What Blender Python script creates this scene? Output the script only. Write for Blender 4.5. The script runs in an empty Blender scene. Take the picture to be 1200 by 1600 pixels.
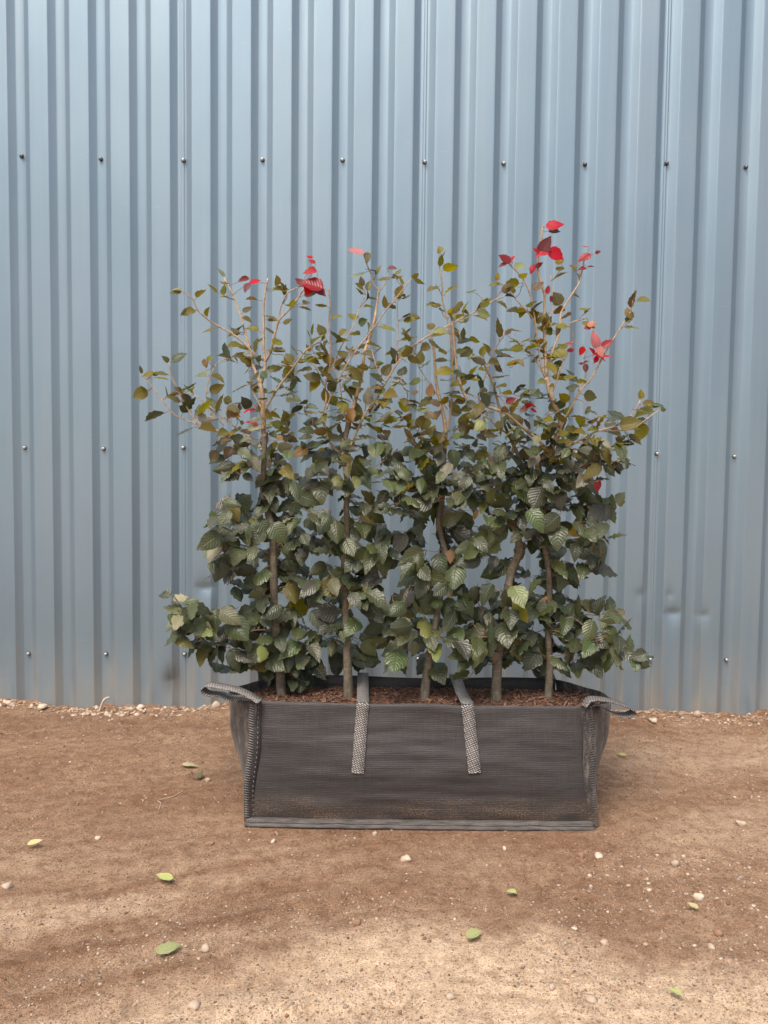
import bpy, bmesh, math, random
import numpy as np
from mathutils import Vector, Matrix, noise as mnoise

rng = random.Random(11)
R = math.radians
scene = bpy.context.scene
col = scene.collection

# ------------------------------------------------------------------ camera
CAM_H, PITCH, ROLL = 1.034, R(3.2), R(0.67)
F = 1200.0                                   # focal length in photo pixels (1200 x 1600)
cam_d = bpy.data.cameras.new('camera')
cam = bpy.data.objects.new('camera', cam_d)
col.objects.link(cam)
cam_d.sensor_fit = 'VERTICAL'
cam_d.sensor_height = 36.0
cam_d.lens = F / 1600.0 * 36.0
cam_d.clip_start, cam_d.clip_end = 0.05, 500.0
cam_rot = Matrix.Rotation(R(90) - PITCH, 4, 'X') @ Matrix.Rotation(ROLL, 4, 'Z')
cam.matrix_world = Matrix.Translation((0, 0, CAM_H)) @ cam_rot
scene.camera = cam

# ------------------------------------------------------------------ light
SUN_EL, SUN_AZ = R(61), R(180 + 24)
world = bpy.data.worlds.new('World')
scene.world = world
world.use_nodes = True
wn = world.node_tree
bg = wn.nodes['Background']
sky = wn.nodes.new('ShaderNodeTexSky')
sky.sky_type = 'NISHITA'
sky.sun_disc = False
sky.sun_elevation, sky.sun_rotation = SUN_EL, SUN_AZ
sky.air_density, sky.dust_density, sky.ozone_density = 1.0, 6.0, 1.0
wn.links.new(sky.outputs[0], bg.inputs[0])
bg.inputs[1].default_value = 0.13
sun_d = bpy.data.lights.new('sun', 'SUN')
sun_d.energy, sun_d.angle, sun_d.color = 2.0, R(30), (1.0, 0.94, 0.86)
sun = bpy.data.objects.new('sun', sun_d)
col.objects.link(sun)
sdir = Vector((math.sin(SUN_AZ) * math.cos(SUN_EL), math.cos(SUN_AZ) * math.cos(SUN_EL), math.sin(SUN_EL)))
sun.rotation_euler = sdir.to_track_quat('Z', 'Y').to_euler()
sun.location = sdir * 20
vs = scene.view_settings
vs.view_transform, vs.look, vs.gamma, vs.use_curve_mapping = 'Standard', 'None', 1.0, False
vs.exposure = 0.62
scene.cycles.max_bounces = 8
scene.cycles.transparent_max_bounces = 6


# ------------------------------------------------------------------ helpers
def ray(px, py):
    v = Vector(((px - 600.0) / F, (800.0 - py) / F, -1.0))
    return cam_rot.to_3x3() @ v


def at(px, py, Y):
    d = ray(px, py)
    return Vector((0, 0, CAM_H)) + d * (Y / d.y)


def on_ground(px, py, z=0.0):
    d = ray(px, py)
    return Vector((0, 0, CAM_H)) + d * ((z - CAM_H) / d.z)


CRI = cam_rot.to_3x3().inverted()


def project(p):
    v = CRI @ (Vector(p) - Vector((0, 0, CAM_H)))
    return 600.0 + F * v.x / -v.z, 800.0 - F * v.y / -v.z


def link(name, me, mat=None, parent=None, smooth=True):
    o = bpy.data.objects.new(name, me)
    col.objects.link(o)
    if mat is not None and len(me.materials) == 0:
        me.materials.append(mat)
    if smooth and len(me.polygons):
        me.polygons.foreach_set('use_smooth', [True] * len(me.polygons))
    if parent is not None:
        o.parent = parent
    return o


def mesh(name, verts, faces, uvs=None):
    me = bpy.data.meshes.new(name)
    me.from_pydata([tuple(v) for v in verts], [], faces)
    if uvs is not None:
        layer = me.uv_layers.new(name='UVMap')
        idx = np.empty(len(me.loops), dtype=np.int32)
        me.loops.foreach_get('vertex_index', idx)
        layer.data.foreach_set('uv', np.asarray(uvs, dtype=np.float32)[idx].ravel())
    me.update()
    return me


def tag(o, label, cat, group=None, kind=None):
    o['label'] = label
    if cat:
        o['category'] = cat
    if group:
        o['group'] = group
    if kind:
        o['kind'] = kind
    return o


def empty(name, loc, label, cat, group=None):
    o = bpy.data.objects.new(name, None)
    col.objects.link(o)
    o.location = loc
    o.empty_display_size = 0.05
    return tag(o, label, cat, group)


def vnoise(x, y, seed=0):
    """vectorised smooth value noise, about -1..1"""
    xi, yi = np.floor(x).astype(np.int64), np.floor(y).astype(np.int64)
    xf, yf = x - xi, y - yi
    u, v = xf * xf * (3 - 2 * xf), yf * yf * (3 - 2 * yf)

    def h(a, b):
        n = (a * 374761393 + b * 668265263 + seed * 1442695041) & 0xffffffff
        n = ((n ^ (n >> 13)) * 1274126177) & 0xffffffff
        n = n ^ (n >> 16)
        return (n & 0xffff) / 32767.5 - 1.0
    return ((h(xi, yi) * (1 - u) + h(xi + 1, yi) * u) * (1 - v)
            + (h(xi, yi + 1) * (1 - u) + h(xi + 1, yi + 1) * u) * v)


def sstep(a, b, x):
    t = np.clip((x - a) / (b - a), 0, 1)
    return t * t * (3 - 2 * t)


# ------------------------------------------------------------------ node helpers
class NT:
    def __init__(self, name):
        self.m = bpy.data.materials.new(name)
        self.m.use_nodes = True
        self.t = self.m.node_tree
        self.b = self.t.nodes['Principled BSDF']
        self.out = self.t.nodes['Material Output']

    def n(self, typ, **kw):
        nd = self.t.nodes.new('ShaderNode' + typ)
        for k, v in kw.items():
            setattr(nd, k, v)
        return nd

    def l(self, a, b):
        self.t.links.new(a, b)

    def put(self, sock, v):
        if isinstance(v, (int, float)):
            sock.default_value = v
        elif isinstance(v, tuple):
            sock.default_value = v if len(v) == len(sock.default_value) else (*v, 1.0)
        else:
            self.l(v, sock)

    def math(self, op, a, b=0.0, clamp=False):
        nd = self.n('Math', operation=op, use_clamp=clamp)
        self.put(nd.inputs[0], a)
        self.put(nd.inputs[1], b)
        return nd.outputs[0]

    def mix(self, f, a, b, blend='MIX'):
        nd = self.n('Mix', data_type='RGBA', blend_type=blend)
        self.put(nd.inputs[0], f)
        self.put(nd.inputs[6], a)
        self.put(nd.inputs[7], b)
        return nd.outputs[2]

    def coord(self, which='Object', scale=(1, 1, 1), rot=(0, 0, 0), loc=(0, 0, 0)):
        tc = self.n('TexCoord')
        mp = self.n('Mapping')
        mp.inputs[1].default_value = loc
        mp.inputs[2].default_value = rot
        mp.inputs[3].default_value = scale
        self.l(tc.outputs[which], mp.inputs[0])
        return mp.outputs[0]

    def noise(self, vec, scale=5.0, detail=4.0, rough=0.55):
        nd = self.n('TexNoise')
        nd.inputs['Scale'].default_value = scale
        nd.inputs['Detail'].default_value = detail
        nd.inputs['Roughness'].default_value = rough
        self.l(vec, nd.inputs['Vector'])
        return nd.outputs[0]

    def ramp(self, fac, *stops):
        nd = self.n('ValToRGB')
        cr = nd.color_ramp
        while len(cr.elements) < len(stops):
            cr.elements.new(0.5)
        for e, (p, c) in zip(cr.elements, stops):
            e.position = p
            e.color = (c, c, c, 1) if isinstance(c, (int, float)) else (*c, 1)
        self.l(fac, nd.inputs[0])
        return nd.outputs[0]

    def bump(self, h, strength=0.3, dist=0.002, normal=None):
        nd = self.n('Bump')
        nd.inputs['Strength'].default_value = strength
        nd.inputs['Distance'].default_value = dist
        self.l(h, nd.inputs['Height'])
        if normal is not None:
            self.l(normal, nd.inputs['Normal'])
        return nd.outputs[0]

    def set(self, **kw):
        names = dict(color='Base Color', rough='Roughness', metal='Metallic', normal='Normal',
                     spec='Specular IOR Level', sheen='Sheen Weight', coat='Coat Weight')
        for k, v in kw.items():
            self.put(self.b.inputs[names[k]], v)
        return self.m


# ------------------------------------------------------------------ materials
def mat_wall():
    t = NT('blue_grey_painted_steel')
    pos = t.coord('Object')
    sep = t.n('SeparateXYZ')
    t.l(pos, sep.inputs[0])
    z = sep.outputs[2]
    big = t.noise(t.coord('Object', (0.9, 0.9, 0.35)), 2.2, 3)
    streak = t.noise(t.coord('Object', (55, 55, 0.6)), 1.0, 4, 0.6)
    spk = t.noise(t.coord('Object', (1, 1, 0.7)), 210, 2, 0.6)
    base = t.mix(t.ramp(big, (0.3, 0.0), (0.7, 1.0)), (0.205, 0.292, 0.360), (0.245, 0.325, 0.385))
    base = t.mix(t.math('MULTIPLY', t.ramp(streak, (0.45, 0.0), (0.75, 1.0)), 0.25), base, (0.30, 0.335, 0.355))
    # dust thrown up at the foot of the sheets
    low = t.math('SUBTRACT', 0.34, z)
    low = t.math('MULTIPLY', low, 3.4, clamp=True)
    dirtn = t.noise(t.coord('Object', (16, 16, 3.0)), 1.0, 5, 0.65)
    dust = t.math('MULTIPLY', t.math('POWER', low, 1.3), t.ramp(dirtn, (0.33, 0.05), (0.72, 1.0)), clamp=True)
    base = t.mix(t.math('MULTIPLY', dust, 0.85), base, (0.27, 0.225, 0.165))
    mud = t.math('MULTIPLY', t.math('SUBTRACT', 0.62, z), 1.6, clamp=True)
    mud = t.math('MULTIPLY', mud, t.ramp(spk, (0.66, 0.0), (0.71, 1.0)))
    base = t.mix(t.math('MULTIPLY', mud, 0.55), base, (0.42, 0.39, 0.34))
    scratch = t.noise(t.coord('Object', (9, 9, 130)), 1.0, 2, 0.5)
    base = t.mix(t.math('MULTIPLY', t.ramp(scratch, (0.74, 0.0), (0.77, 1.0)), 0.25), base, (0.42, 0.46, 0.49))
    # tan water marks running down the fold lines (attribute set on the mesh)
    at_ = t.n('Attribute', attribute_name='stain')
    sn = t.noise(t.coord('Object', (30, 30, 7)), 1.0, 4, 0.6)
    st = t.math('MULTIPLY', at_.outputs['Fac'], t.ramp(sn, (0.3, 0.15), (0.65, 1.0)), clamp=True)
    base = t.mix(st, base, (0.33, 0.28, 0.215))
    at2 = t.n('Attribute', attribute_name='soot')
    base = t.mix(t.math('MULTIPLY', at2.outputs['Fac'], t.ramp(dirtn, (0.3, 0.2), (0.6, 1.0))), base, (0.10, 0.095, 0.085))
    oil = t.noise(t.coord('Object', (3.0, 3.0, 1.1)), 1.6, 2, 0.4)
    bmp = t.bump(oil, 0.25, 0.02)
    bmp = t.bump(streak, 0.05, 0.002, bmp)
    orange = t.noise(t.coord('Object'), 420, 2)
    bmp = t.bump(orange, 0.05, 0.001, bmp)
    rough = t.math('ADD', 0.50, t.math('MULTIPLY', dust, 0.4))
    metal = t.math('SUBTRACT', 0.66, t.math('MULTIPLY', dust, 0.58))
    return t.set(color=base, rough=rough, metal=metal, normal=bmp)


def mat_simple(name, c, rough=0.6, metal=0.0, c2=None, scale=40, bump=0.2, dist=0.002, stretch=(1, 1, 1), isl=0.0, spec=0.5):
    t = NT(name)
    nz = t.noise(t.coord('Object', stretch), scale, 5, 0.6)
    base = t.mix(t.ramp(nz, (0.3, 0.0), (0.7, 1.0)), c, c2 or tuple(0.65 * x for x in c))
    if isl:
        g = t.n('NewGeometry')
        hv = t.n('HueSaturation')
        t.l(base, hv.inputs['Color'])
        t.l(t.math('ADD', 1 - isl, t.math('MULTIPLY', g.outputs['Random Per Island'], 2 * isl)), hv.inputs['Value'])
        base = hv.outputs[0]
    return t.set(color=base, rough=rough, metal=metal, spec=spec, normal=t.bump(nz, bump, dist))


def mat_ground():
    t = NT('bare_dirt')
    a = t.n('Attribute', attribute_name='sand').outputs['Fac']
    d = t.n('Attribute', attribute_name='damp').outputs['Fac']
    p = t.coord('Object')
    big = t.noise(p, 2.6, 4)
    mid = t.noise(p, 26, 5, 0.65)
    fine = t.noise(p, 240, 3, 0.7)
    grit = t.noise(p, 520, 2, 0.6)
    peb = t.noise(p, 115, 3, 0.75)
    brown = t.mix(t.ramp(big, (0.3, 0.0), (0.7, 1.0)), (0.215, 0.106, 0.057), (0.278, 0.150, 0.085))
    sand = t.mix(t.ramp(mid, (0.3, 0.0), (0.7, 1.0)), (0.66, 0.465, 0.305), (0.80, 0.60, 0.42))
    m2 = t.math('ADD', a, t.math('MULTIPLY', t.math('SUBTRACT', mid, 0.5), 0.5))
    m2 = t.math('ADD', m2, t.math('MULTIPLY', t.math('SUBTRACT', fine, 0.5), 0.35), clamp=True)
    base = t.mix(m2, brown, sand)
    base = t.mix(t.math('MULTIPLY', d, 0.75), base, (0.062, 0.034, 0.022))
    base = t.mix(t.math('MULTIPLY', t.ramp(mid, (0.35, 1.0), (0.52, 0.0)), 0.22), base, (0.085, 0.048, 0.03))
    base = t.mix(t.math('MULTIPLY', t.ramp(fine, (0.36, 1.0), (0.47, 0.0)), 0.7), base, (0.085, 0.044, 0.025))
    base = t.mix(t.math('MULTIPLY', t.ramp(grit, (0.58, 0.0), (0.64, 1.0)), 0.6), base, (0.55, 0.42, 0.30))
    base = t.mix(t.math('MULTIPLY', t.ramp(peb, (0.56, 0.0), (0.66, 1.0)), 0.5), base, t.mix(m2, (0.36, 0.225, 0.14), (0.80, 0.64, 0.46)))
    base = t.mix(t.math('MULTIPLY', t.ramp(peb, (0.32, 1.0), (0.43, 0.0)), 0.55), base, t.mix(m2, (0.085, 0.043, 0.024), (0.30, 0.20, 0.12)))
    b = t.bump(mid, 0.7, 0.012)
    b = t.bump(peb, 0.8, 0.006, b)
    b = t.bump(fine, 1.0, 0.006, b)
    b = t.bump(grit, 0.9, 0.003, b)
    return t.set(color=base, rough=0.95, spec=0.15, normal=b)


def mat_fabric(name, dust=1.0):
    t = NT(name)
    p = t.coord('UV')
    hs = t.noise(t.coord('UV', (11, 420, 1)), 1.0, 3, 0.7)
    vs_ = t.noise(t.coord('UV', (360, 5, 1)), 1.0, 3, 0.7)
    patch = t.noise(t.coord('UV', (3, 7, 1)), 1.5, 4)
    ck = t.n('TexBrick')
    ck.offset = 0.5
    ck.inputs['Scale'].default_value = 1.0
    ck.inputs['Mortar Size'].default_value = 0.0016
    ck.inputs['Mortar Smooth'].default_value = 0.6
    ck.inputs['Brick Width'].default_value = 0.0082
    ck.inputs['Row Height'].default_value = 0.0052
    ck.inputs['Color1'].default_value = (1, 1, 1, 1)
    ck.inputs['Color2'].default_value = (0.75, 0.75, 0.75, 1)
    ck.inputs['Mortar'].default_value = (0.2, 0.2, 0.2, 1)
    t.l(p, ck.inputs['Vector'])
    base = t.mix(t.ramp(hs, (0.30, 0.0), (0.72, 1.0)), (0.022, 0.020, 0.020), (0.074, 0.067, 0.066))
    base = t.mix(t.math('MULTIPLY', t.ramp(vs_, (0.45, 0.0), (0.8, 1.0)), 0.35), base, (0.105, 0.097, 0.097))
    base = t.mix(0.62, base, ck.outputs[0], 'MULTIPLY')
    base = t.mix(t.math('MULTIPLY', t.ramp(patch, (0.45, 0.0), (0.7, 1.0)), 0.12), base, (0.125, 0.115, 0.112))
    sep = t.n('SeparateXYZ')
    t.l(p, sep.inputs[0])
    low = t.math('MULTIPLY', t.math('SUBTRACT', 0.095, sep.outputs[1]), 14.0, clamp=True)
    sp = t.noise(t.coord('UV', (1, 1, 1)), 190, 4, 0.75)
    spm = t.noise(t.coord('UV', (1, 1.6, 1)), 7, 3)
    dm = t.math('MULTIPLY', t.ramp(sp, (0.47, 0.0), (0.56, 1.0)), t.ramp(spm, (0.33, 0.0), (0.58, 1.0)))
    dm = t.math('MULTIPLY', dm, low)
    base = t.mix(t.math('MULTIPLY', dm, 0.75 * min(dust, 1)), base, (0.23, 0.145, 0.085))
    if dust > 1:
        sc = t.noise(t.coord('UV', (60, 14, 1)), 1.0, 5, 0.7)
        base = t.mix(t.math('MULTIPLY', t.ramp(sc, (0.48, 0.0), (0.7, 1.0)), 0.55), base, (0.30, 0.25, 0.20))
    b = t.bump(ck.outputs[0], 0.35, 0.0012)
    b = t.bump(hs, 0.35, 0.003, b)
    return t.set(color=base, rough=0.55, spec=0.4, normal=b, sheen=0.15)


def mat_webbing(name, c1, c2, dark):
    t = NT(name)
    ck = t.n('TexBrick')
    ck.offset = 0.5
    ck.inputs['Scale'].default_value = 1.0
    ck.inputs['Mortar Size'].default_value = 0.0013
    ck.inputs['Mortar Smooth'].default_value = 0.25
    ck.inputs['Brick Width'].default_value = 0.0105
    ck.inputs['Row Height'].default_value = 0.0050
    ck.inputs['Color1'].default_value = (*c1, 1)
    ck.inputs['Color2'].default_value = (*c2, 1)
    ck.inputs['Mortar'].default_value = (*dark, 1)
    t.l(t.coord('UV', (1, 1, 1), (0, 0, R(28))), ck.inputs['Vector'])
    nz = t.noise(t.coord('UV'), 900, 2)
    base = t.mix(0.25, ck.outputs[0], nz, 'MULTIPLY')
    b = t.bump(ck.outputs[0], 0.7, 0.0016)
    return t.set(color=base, rough=0.6, spec=0.4, normal=b)


def mat_bark(name, c1, c2, sc=60):
    t = NT(name)
    nz = t.noise(t.coord('Object', (1, 1, 0.45)), sc, 5, 0.65)
    ring = t.noise(t.coord('Object', (0.6, 0.6, 3.0)), sc * 0.9, 3, 0.6)
    base = t.mix(t.ramp(nz, (0.32, 0.0), (0.68, 1.0)), c1, c2)
    base = t.mix(t.math('MULTIPLY', t.ramp(ring, (0.52, 0.0), (0.66, 1.0)), 0.35), base, tuple(min(1, 1.6 * x) for x in c2))
    b = t.bump(nz, 0.5, 0.003)
    return t.set(color=base, rough=0.75, spec=0.3, normal=t.bump(ring, 0.3, 0.002, b))


def mat_leaf(name, c, vein, edge, trans, rough=0.42, spec=0.5, hue=0.056):
    """pleated beech leaf: side veins drawn from the UV, translucent blade"""
    t = NT(name)
    tc = t.n('TexCoord')
    sep = t.n('SeparateXYZ')
    t.l(tc.outputs['UV'], sep.inputs[0])
    u = t.math('ABSOLUTE', t.math('SUBTRACT', sep.outputs[0], 0.5))
    v = sep.outputs[1]
    ph = t.math('SUBTRACT', t.math('MULTIPLY', v, 8.0), t.math('MULTIPLY', u, 5.2))
    wave = t.math('ABSOLUTE', t.math('SUBTRACT', t.math('FRACT', ph), 0.5))      # 0 at vein .. 0.5
    vl = t.math('SUBTRACT', 1.0, t.math('MULTIPLY', wave, 7.0), clamp=True)
    mid = t.math('SUBTRACT', 1.0, t.math('MULTIPLY', u, 26.0), clamp=True)
    vein_m = t.math('MAXIMUM', t.math('MULTIPLY', vl, 0.55), mid)
    oi = t.n('ObjectInfo')
    ge = t.n('NewGeometry')
    rnd = t.math('FRACT', t.math('ADD', oi.outputs['Random'], ge.outputs['Random Per Island']))
    rnd2 = t.math('FRACT', t.math('MULTIPLY', rnd, 7.31))
    nz = t.noise(t.coord('Object'), 70, 4, 0.6)
    hv = t.n('HueSaturation')
    hv.inputs['Color'].default_value = (*c, 1)
    t.l(t.math('ADD', 0.5 - hue / 2, t.math('MULTIPLY', rnd, hue)), hv.inputs['Hue'])
    t.l(t.math('ADD', 0.72, t.math('MULTIPLY', rnd2, 0.42)), hv.inputs['Saturation'])
    t.l(t.math('ADD', 0.62, t.math('MULTIPLY', rnd2, 0.85)), hv.inputs['Value'])
    base = t.mix(t.math('MULTIPLY', t.ramp(nz, (0.4, 0.0), (0.75, 1.0)), 0.45), hv.outputs[0], edge)
    base = t.mix(t.math('MULTIPLY', vein_m, 0.45), base, vein)
    em = t.math('MULTIPLY', t.math('SUBTRACT', u, 0.40), 9.0, clamp=True)
    base = t.mix(t.math('MULTIPLY', em, 0.35), base, edge)
    hgt = t.math('ADD', t.math('MULTIPLY', wave, 1.0), t.math('MULTIPLY', mid, -0.5))
    b = t.bump(hgt, 0.50, 0.003)
    b = t.bump(t.noise(t.coord('Object'), 420, 2), 0.12, 0.001, b)
    t.set(color=base, rough=rough, spec=spec, normal=b)
    tr = t.n('BsdfTranslucent')
    tcolr = t.n('HueSaturation')
    tcolr.inputs['Value'].default_value = 1.5
    tcolr.inputs['Saturation'].default_value = 1.2
    t.l(base, tcolr.inputs['Color'])
    t.l(tcolr.outputs[0], tr.inputs[0])
    mx = t.n('MixShader')
    mx.inputs[0].default_value = trans
    t.l(t.b.outputs[0], mx.inputs[1])
    t.l(tr.outputs[0], mx.inputs[2])
    t.l(mx.outputs[0], t.out.inputs[0])
    return t.m


M = {}
M['wall'] = mat_wall()
M['ground'] = mat_ground()
M['fabric'] = mat_fabric('woven_black_fabric')
M['fabric_dusty'] = mat_fabric('dusty_woven_fabric', 2.0)
M['web'] = mat_webbing('grey_webbing', (0.46, 0.43, 0.40), (0.31, 0.29, 0.27), (0.04, 0.036, 0.036))
M['web_dark'] = mat_webbing('dull_webbing', (0.34, 0.31, 0.29), (0.24, 0.22, 0.21), (0.03, 0.028, 0.028))
M['thread'] = mat_simple('pale_thread', (0.42, 0.39, 0.36), 0.7, 0, (0.20, 0.18, 0.17), 300)
M['thread_dark'] = mat_simple('dark_thread', (0.075, 0.07, 0.068), 0.7, 0, (0.20, 0.18, 0.17), 120)
M['hem'] = mat_simple('dusty_hem_fabric', (0.115, 0.100, 0.09), 0.75, 0, (0.022, 0.02, 0.019), 42, 0.4, 0.004, (0.6, 3, 3))
M['trunk'] = mat_bark('beech_bark', (0.072, 0.060, 0.044), (0.195, 0.165, 0.120))
M['branch'] = mat_bark('pale_sunlit_young_bark', (0.25, 0.17, 0.105), (0.46, 0.36, 0.25), 90)  # young wood; the cream of sun on it is mixed into the colour
M['twig'] = mat_bark('brown_twig_bark', (0.16, 0.085, 0.05), (0.30, 0.19, 0.12), 90)
M['soil'] = mat_simple('potting_compost', (0.055, 0.028, 0.018), 0.95, 0, (0.11, 0.055, 0.033), 60, 0.8, 0.01)
M['litter'] = mat_simple('dry_litter', (0.22, 0.14, 0.09), 0.9, 0, (0.34, 0.24, 0.16), 120, 0.3, 0.002, (1, 1, 1), 0.6)
M['bark_chip'] = mat_simple('bark_chip', (0.085, 0.038, 0.024), 0.9, 0, (0.20, 0.105, 0.062), 120, 0.3, 0.002, (1, 1, 1), 0.62)
M['stone'] = mat_simple('pale_stone', (0.37, 0.29, 0.22), 0.9, 0, (0.25, 0.185, 0.135), 55, 0.3, 0.002, (1, 1, 1), 0.35)
M['stone_brown'] = mat_simple('brown_stone', (0.15, 0.08, 0.047), 0.95, 0, (0.26, 0.155, 0.095), 55, 0.3, 0.002, (1, 1, 1), 0.4)
M['stone_white'] = mat_simple('whitish_stone', (0.50, 0.41, 0.32), 0.9, 0, (0.36, 0.27, 0.20), 55, 0.3, 0.002, (1, 1, 1), 0.25)
M['screw'] = mat_simple('zinc_screw', (0.50, 0.50, 0.48), 0.5, 0.5, (0.35, 0.35, 0.34), 300)
M['screw_dim'] = mat_simple('dim_reflection_screw', (0.10, 0.105, 0.11), 0.35, 0.6, (0.16, 0.16, 0.16), 300)  # same kind of screw, its dull reflection painted as a darker colour
M['rubber'] = mat_simple('rubber_washer', (0.06, 0.06, 0.06), 0.7)
LEAF = {
    'dark': mat_leaf('dark_beech_leaf', (0.044, 0.060, 0.020), (0.13, 0.15, 0.065), (0.078, 0.072, 0.028), 0.16, 0.37, 0.60),
    'purple': mat_leaf('purplish_beech_leaf', (0.050, 0.052, 0.032), (0.10, 0.10, 0.07), (0.068, 0.058, 0.036), 0.12, 0.37, 0.60),
    'green': mat_leaf('fresh_green_leaf', (0.150, 0.170, 0.058), (0.28, 0.29, 0.14), (0.15, 0.105, 0.055), 0.25, 0.40, 0.6),
    'olive': mat_leaf('olive_beech_leaf', (0.160, 0.142, 0.018), (0.23, 0.20, 0.045), (0.17, 0.10, 0.022), 0.45, 0.42, 0.5),
    'bronze': mat_leaf('bronze_beech_leaf', (0.145, 0.092, 0.026), (0.22, 0.16, 0.07), (0.15, 0.075, 0.03), 0.40, 0.42, 0.5),
    'pale': mat_leaf('silvery_beech_leaf', (0.19, 0.19, 0.11), (0.38, 0.36, 0.25), (0.25, 0.17, 0.11), 0.2, 0.40),
    'red': mat_leaf('red_beech_leaf', (0.44, 0.006, 0.014), (0.50, 0.03, 0.035), (0.34, 0.006, 0.012), 0.40, 0.40, 0.4, 0.012),
    'darkred': mat_leaf('dark_red_beech_leaf', (0.20, 0.010, 0.014), (0.24, 0.02, 0.02), (0.13, 0.008, 0.012), 0.30, 0.36, 0.5, 0.012),
    'pink': mat_leaf('pink_beech_leaf', (0.50, 0.16, 0.14), (0.68, 0.34, 0.30), (0.36, 0.16, 0.08), 0.30, 0.45),
    'brown': mat_leaf('dry_brown_leaf', (0.27, 0.15, 0.08), (0.42, 0.28, 0.18), (0.36, 0.24, 0.15), 0.15, 0.6, 0.3),
    'fallen': mat_leaf('fallen_leaf', (0.34, 0.38, 0.13), (0.48, 0.48, 0.26), (0.42, 0.38, 0.18), 0.2, 0.55, 0.3),
    'fallenyellow': mat_leaf('fallen_yellow_leaf', (0.50, 0.43, 0.22), (0.64, 0.58, 0.3), (0.52, 0.42, 0.18), 0.2, 0.55, 0.3),
}


# ------------------------------------------------------------------ ground
def soil_height(x, y):
    x, y = np.asarray(x, float), np.asarray(y, float)
    h = 0.010 * vnoise(x * 1.7 + 5, y * 2.3, 1) + 0.006 * vnoise(x * 5, y * 7, 2) + 0.0035 * vnoise(x * 17, y * 19, 3)
    h += 0.0024 * vnoise(x * 48, y * 52, 4) + 0.0016 * vnoise(x * 95, y * 100, 5) + 0.002 * vnoise(x * 6, y * 60, 9)
    near = np.exp(-((x / 0.62) ** 4 + ((y - 2.3) / 0.3) ** 4))          # level under the bag
    h *= 1 - 0.9 * near
    for c0, amp in ((0.0, 0.011), (0.10, -0.008), (0.33, 0.010), (0.42, -0.006)):   # old tyre ruts
        yc = 1.50 + c0 + 0.30 * x + 0.10 * np.sin(x * 1.3)
        h += amp * np.exp(-((y - yc) / 0.035) ** 2) * sstep(0.35, -0.35, x)
    bank = np.exp(-((y - WALL_Y + 0.04) / 0.10) ** 2)
    h += bank * (0.012 + 0.014 * vnoise(x * 6, y * 3, 6) + 0.006 * vnoise(x * 25, y * 25, 8))
    return h


def sand_mask(x, y):
    n = 0.10 * vnoise(x * 3, y * 4, 11) + 0.05 * vnoise(x * 11, y * 13, 12)
    # long drag marks that follow the wheel tracks on the left, the wall on the right
    v = y - 0.30 * np.minimum(x, 0.1) - 0.10 * np.sin(np.minimum(x, 0.1) * 1.3)
    drag = 0.6 * vnoise(x * 2.2, v * 24, 14) + 0.4 * vnoise(x * 6, v * 60, 15)
    edge = 1.63 + 0.05 * np.cos((x - 0.2) * 3.0) - 0.55 * np.maximum(0, -x - 0.02) ** 1.2 - 0.10 * np.maximum(0, x - 0.35)
    a = sstep(0.13, -0.10, y - edge + n * 0.9 + 0.03 * drag) * 0.95
    s1 = np.exp(-((y - (1.86 + 0.24 * x + n * 0.5)) / 0.085) ** 2) * sstep(-0.15, -0.75, x) * 0.66
    s4 = np.exp(-((y - (1.52 + 0.30 * x + n * 0.4)) / 0.06) ** 2) * sstep(0.0, -0.35, x) * 0.7
    s5 = sstep(1.75, 1.25, v + n) * sstep(-0.1, -0.6, x) * 0.52
    s2 = np.exp(-((y - (2.12 + 0.20 * (x - 0.9) + n)) / 0.15) ** 2) * sstep(0.35, 0.95, x) * 0.42
    s3 = np.exp(-((y - (2.75 + n)) / 0.22) ** 2) * (0.14 + 0.3 * sstep(0.55, 1.0, x))
    base = 0.12 + 0.10 * vnoise(x * 4, y * 6, 13) + 0.10 * sstep(2.15, 1.9, y)
    a = np.maximum.reduce([a, s1, s2, s3, s4, s5, base]) + (0.10 + 0.16 * sstep(0.1, -0.3, x) * sstep(2.2, 1.9, y)) * drag
    return np.clip(a, 0, 1)


def damp_mask(x, y):
    n = vnoise(x * 4, y * 8, 21)
    d = 0.40 * np.exp(-((y - (WALL_Y - 0.18)) / 0.14) ** 2) * sstep(0.2, -0.5, x) * (0.6 + 0.4 * n)
    d += 0.40 * np.exp(-((y - (1.68 + 0.30 * x + 0.02 * n)) / 0.035) ** 2) * sstep(0.1, -0.3, x) * sstep(-1.0, -0.5, x) * (0.65 + 0.5 * n)
    d += 0.18 * np.exp(-((y - (1.78 + 0.02 * n)) / 0.06) ** 2) * sstep(-0.3, 0.0, x) * (0.5 + 0.5 * n)
    d += 0.22 * np.clip(vnoise(x * 7, y * 14, 22) - 0.25, 0, 1)
    d += 0.30 * np.clip(vnoise(x * 15, y * 34, 23) - 0.5, 0, 1)
    return np.clip(d, 0, 1)


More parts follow.
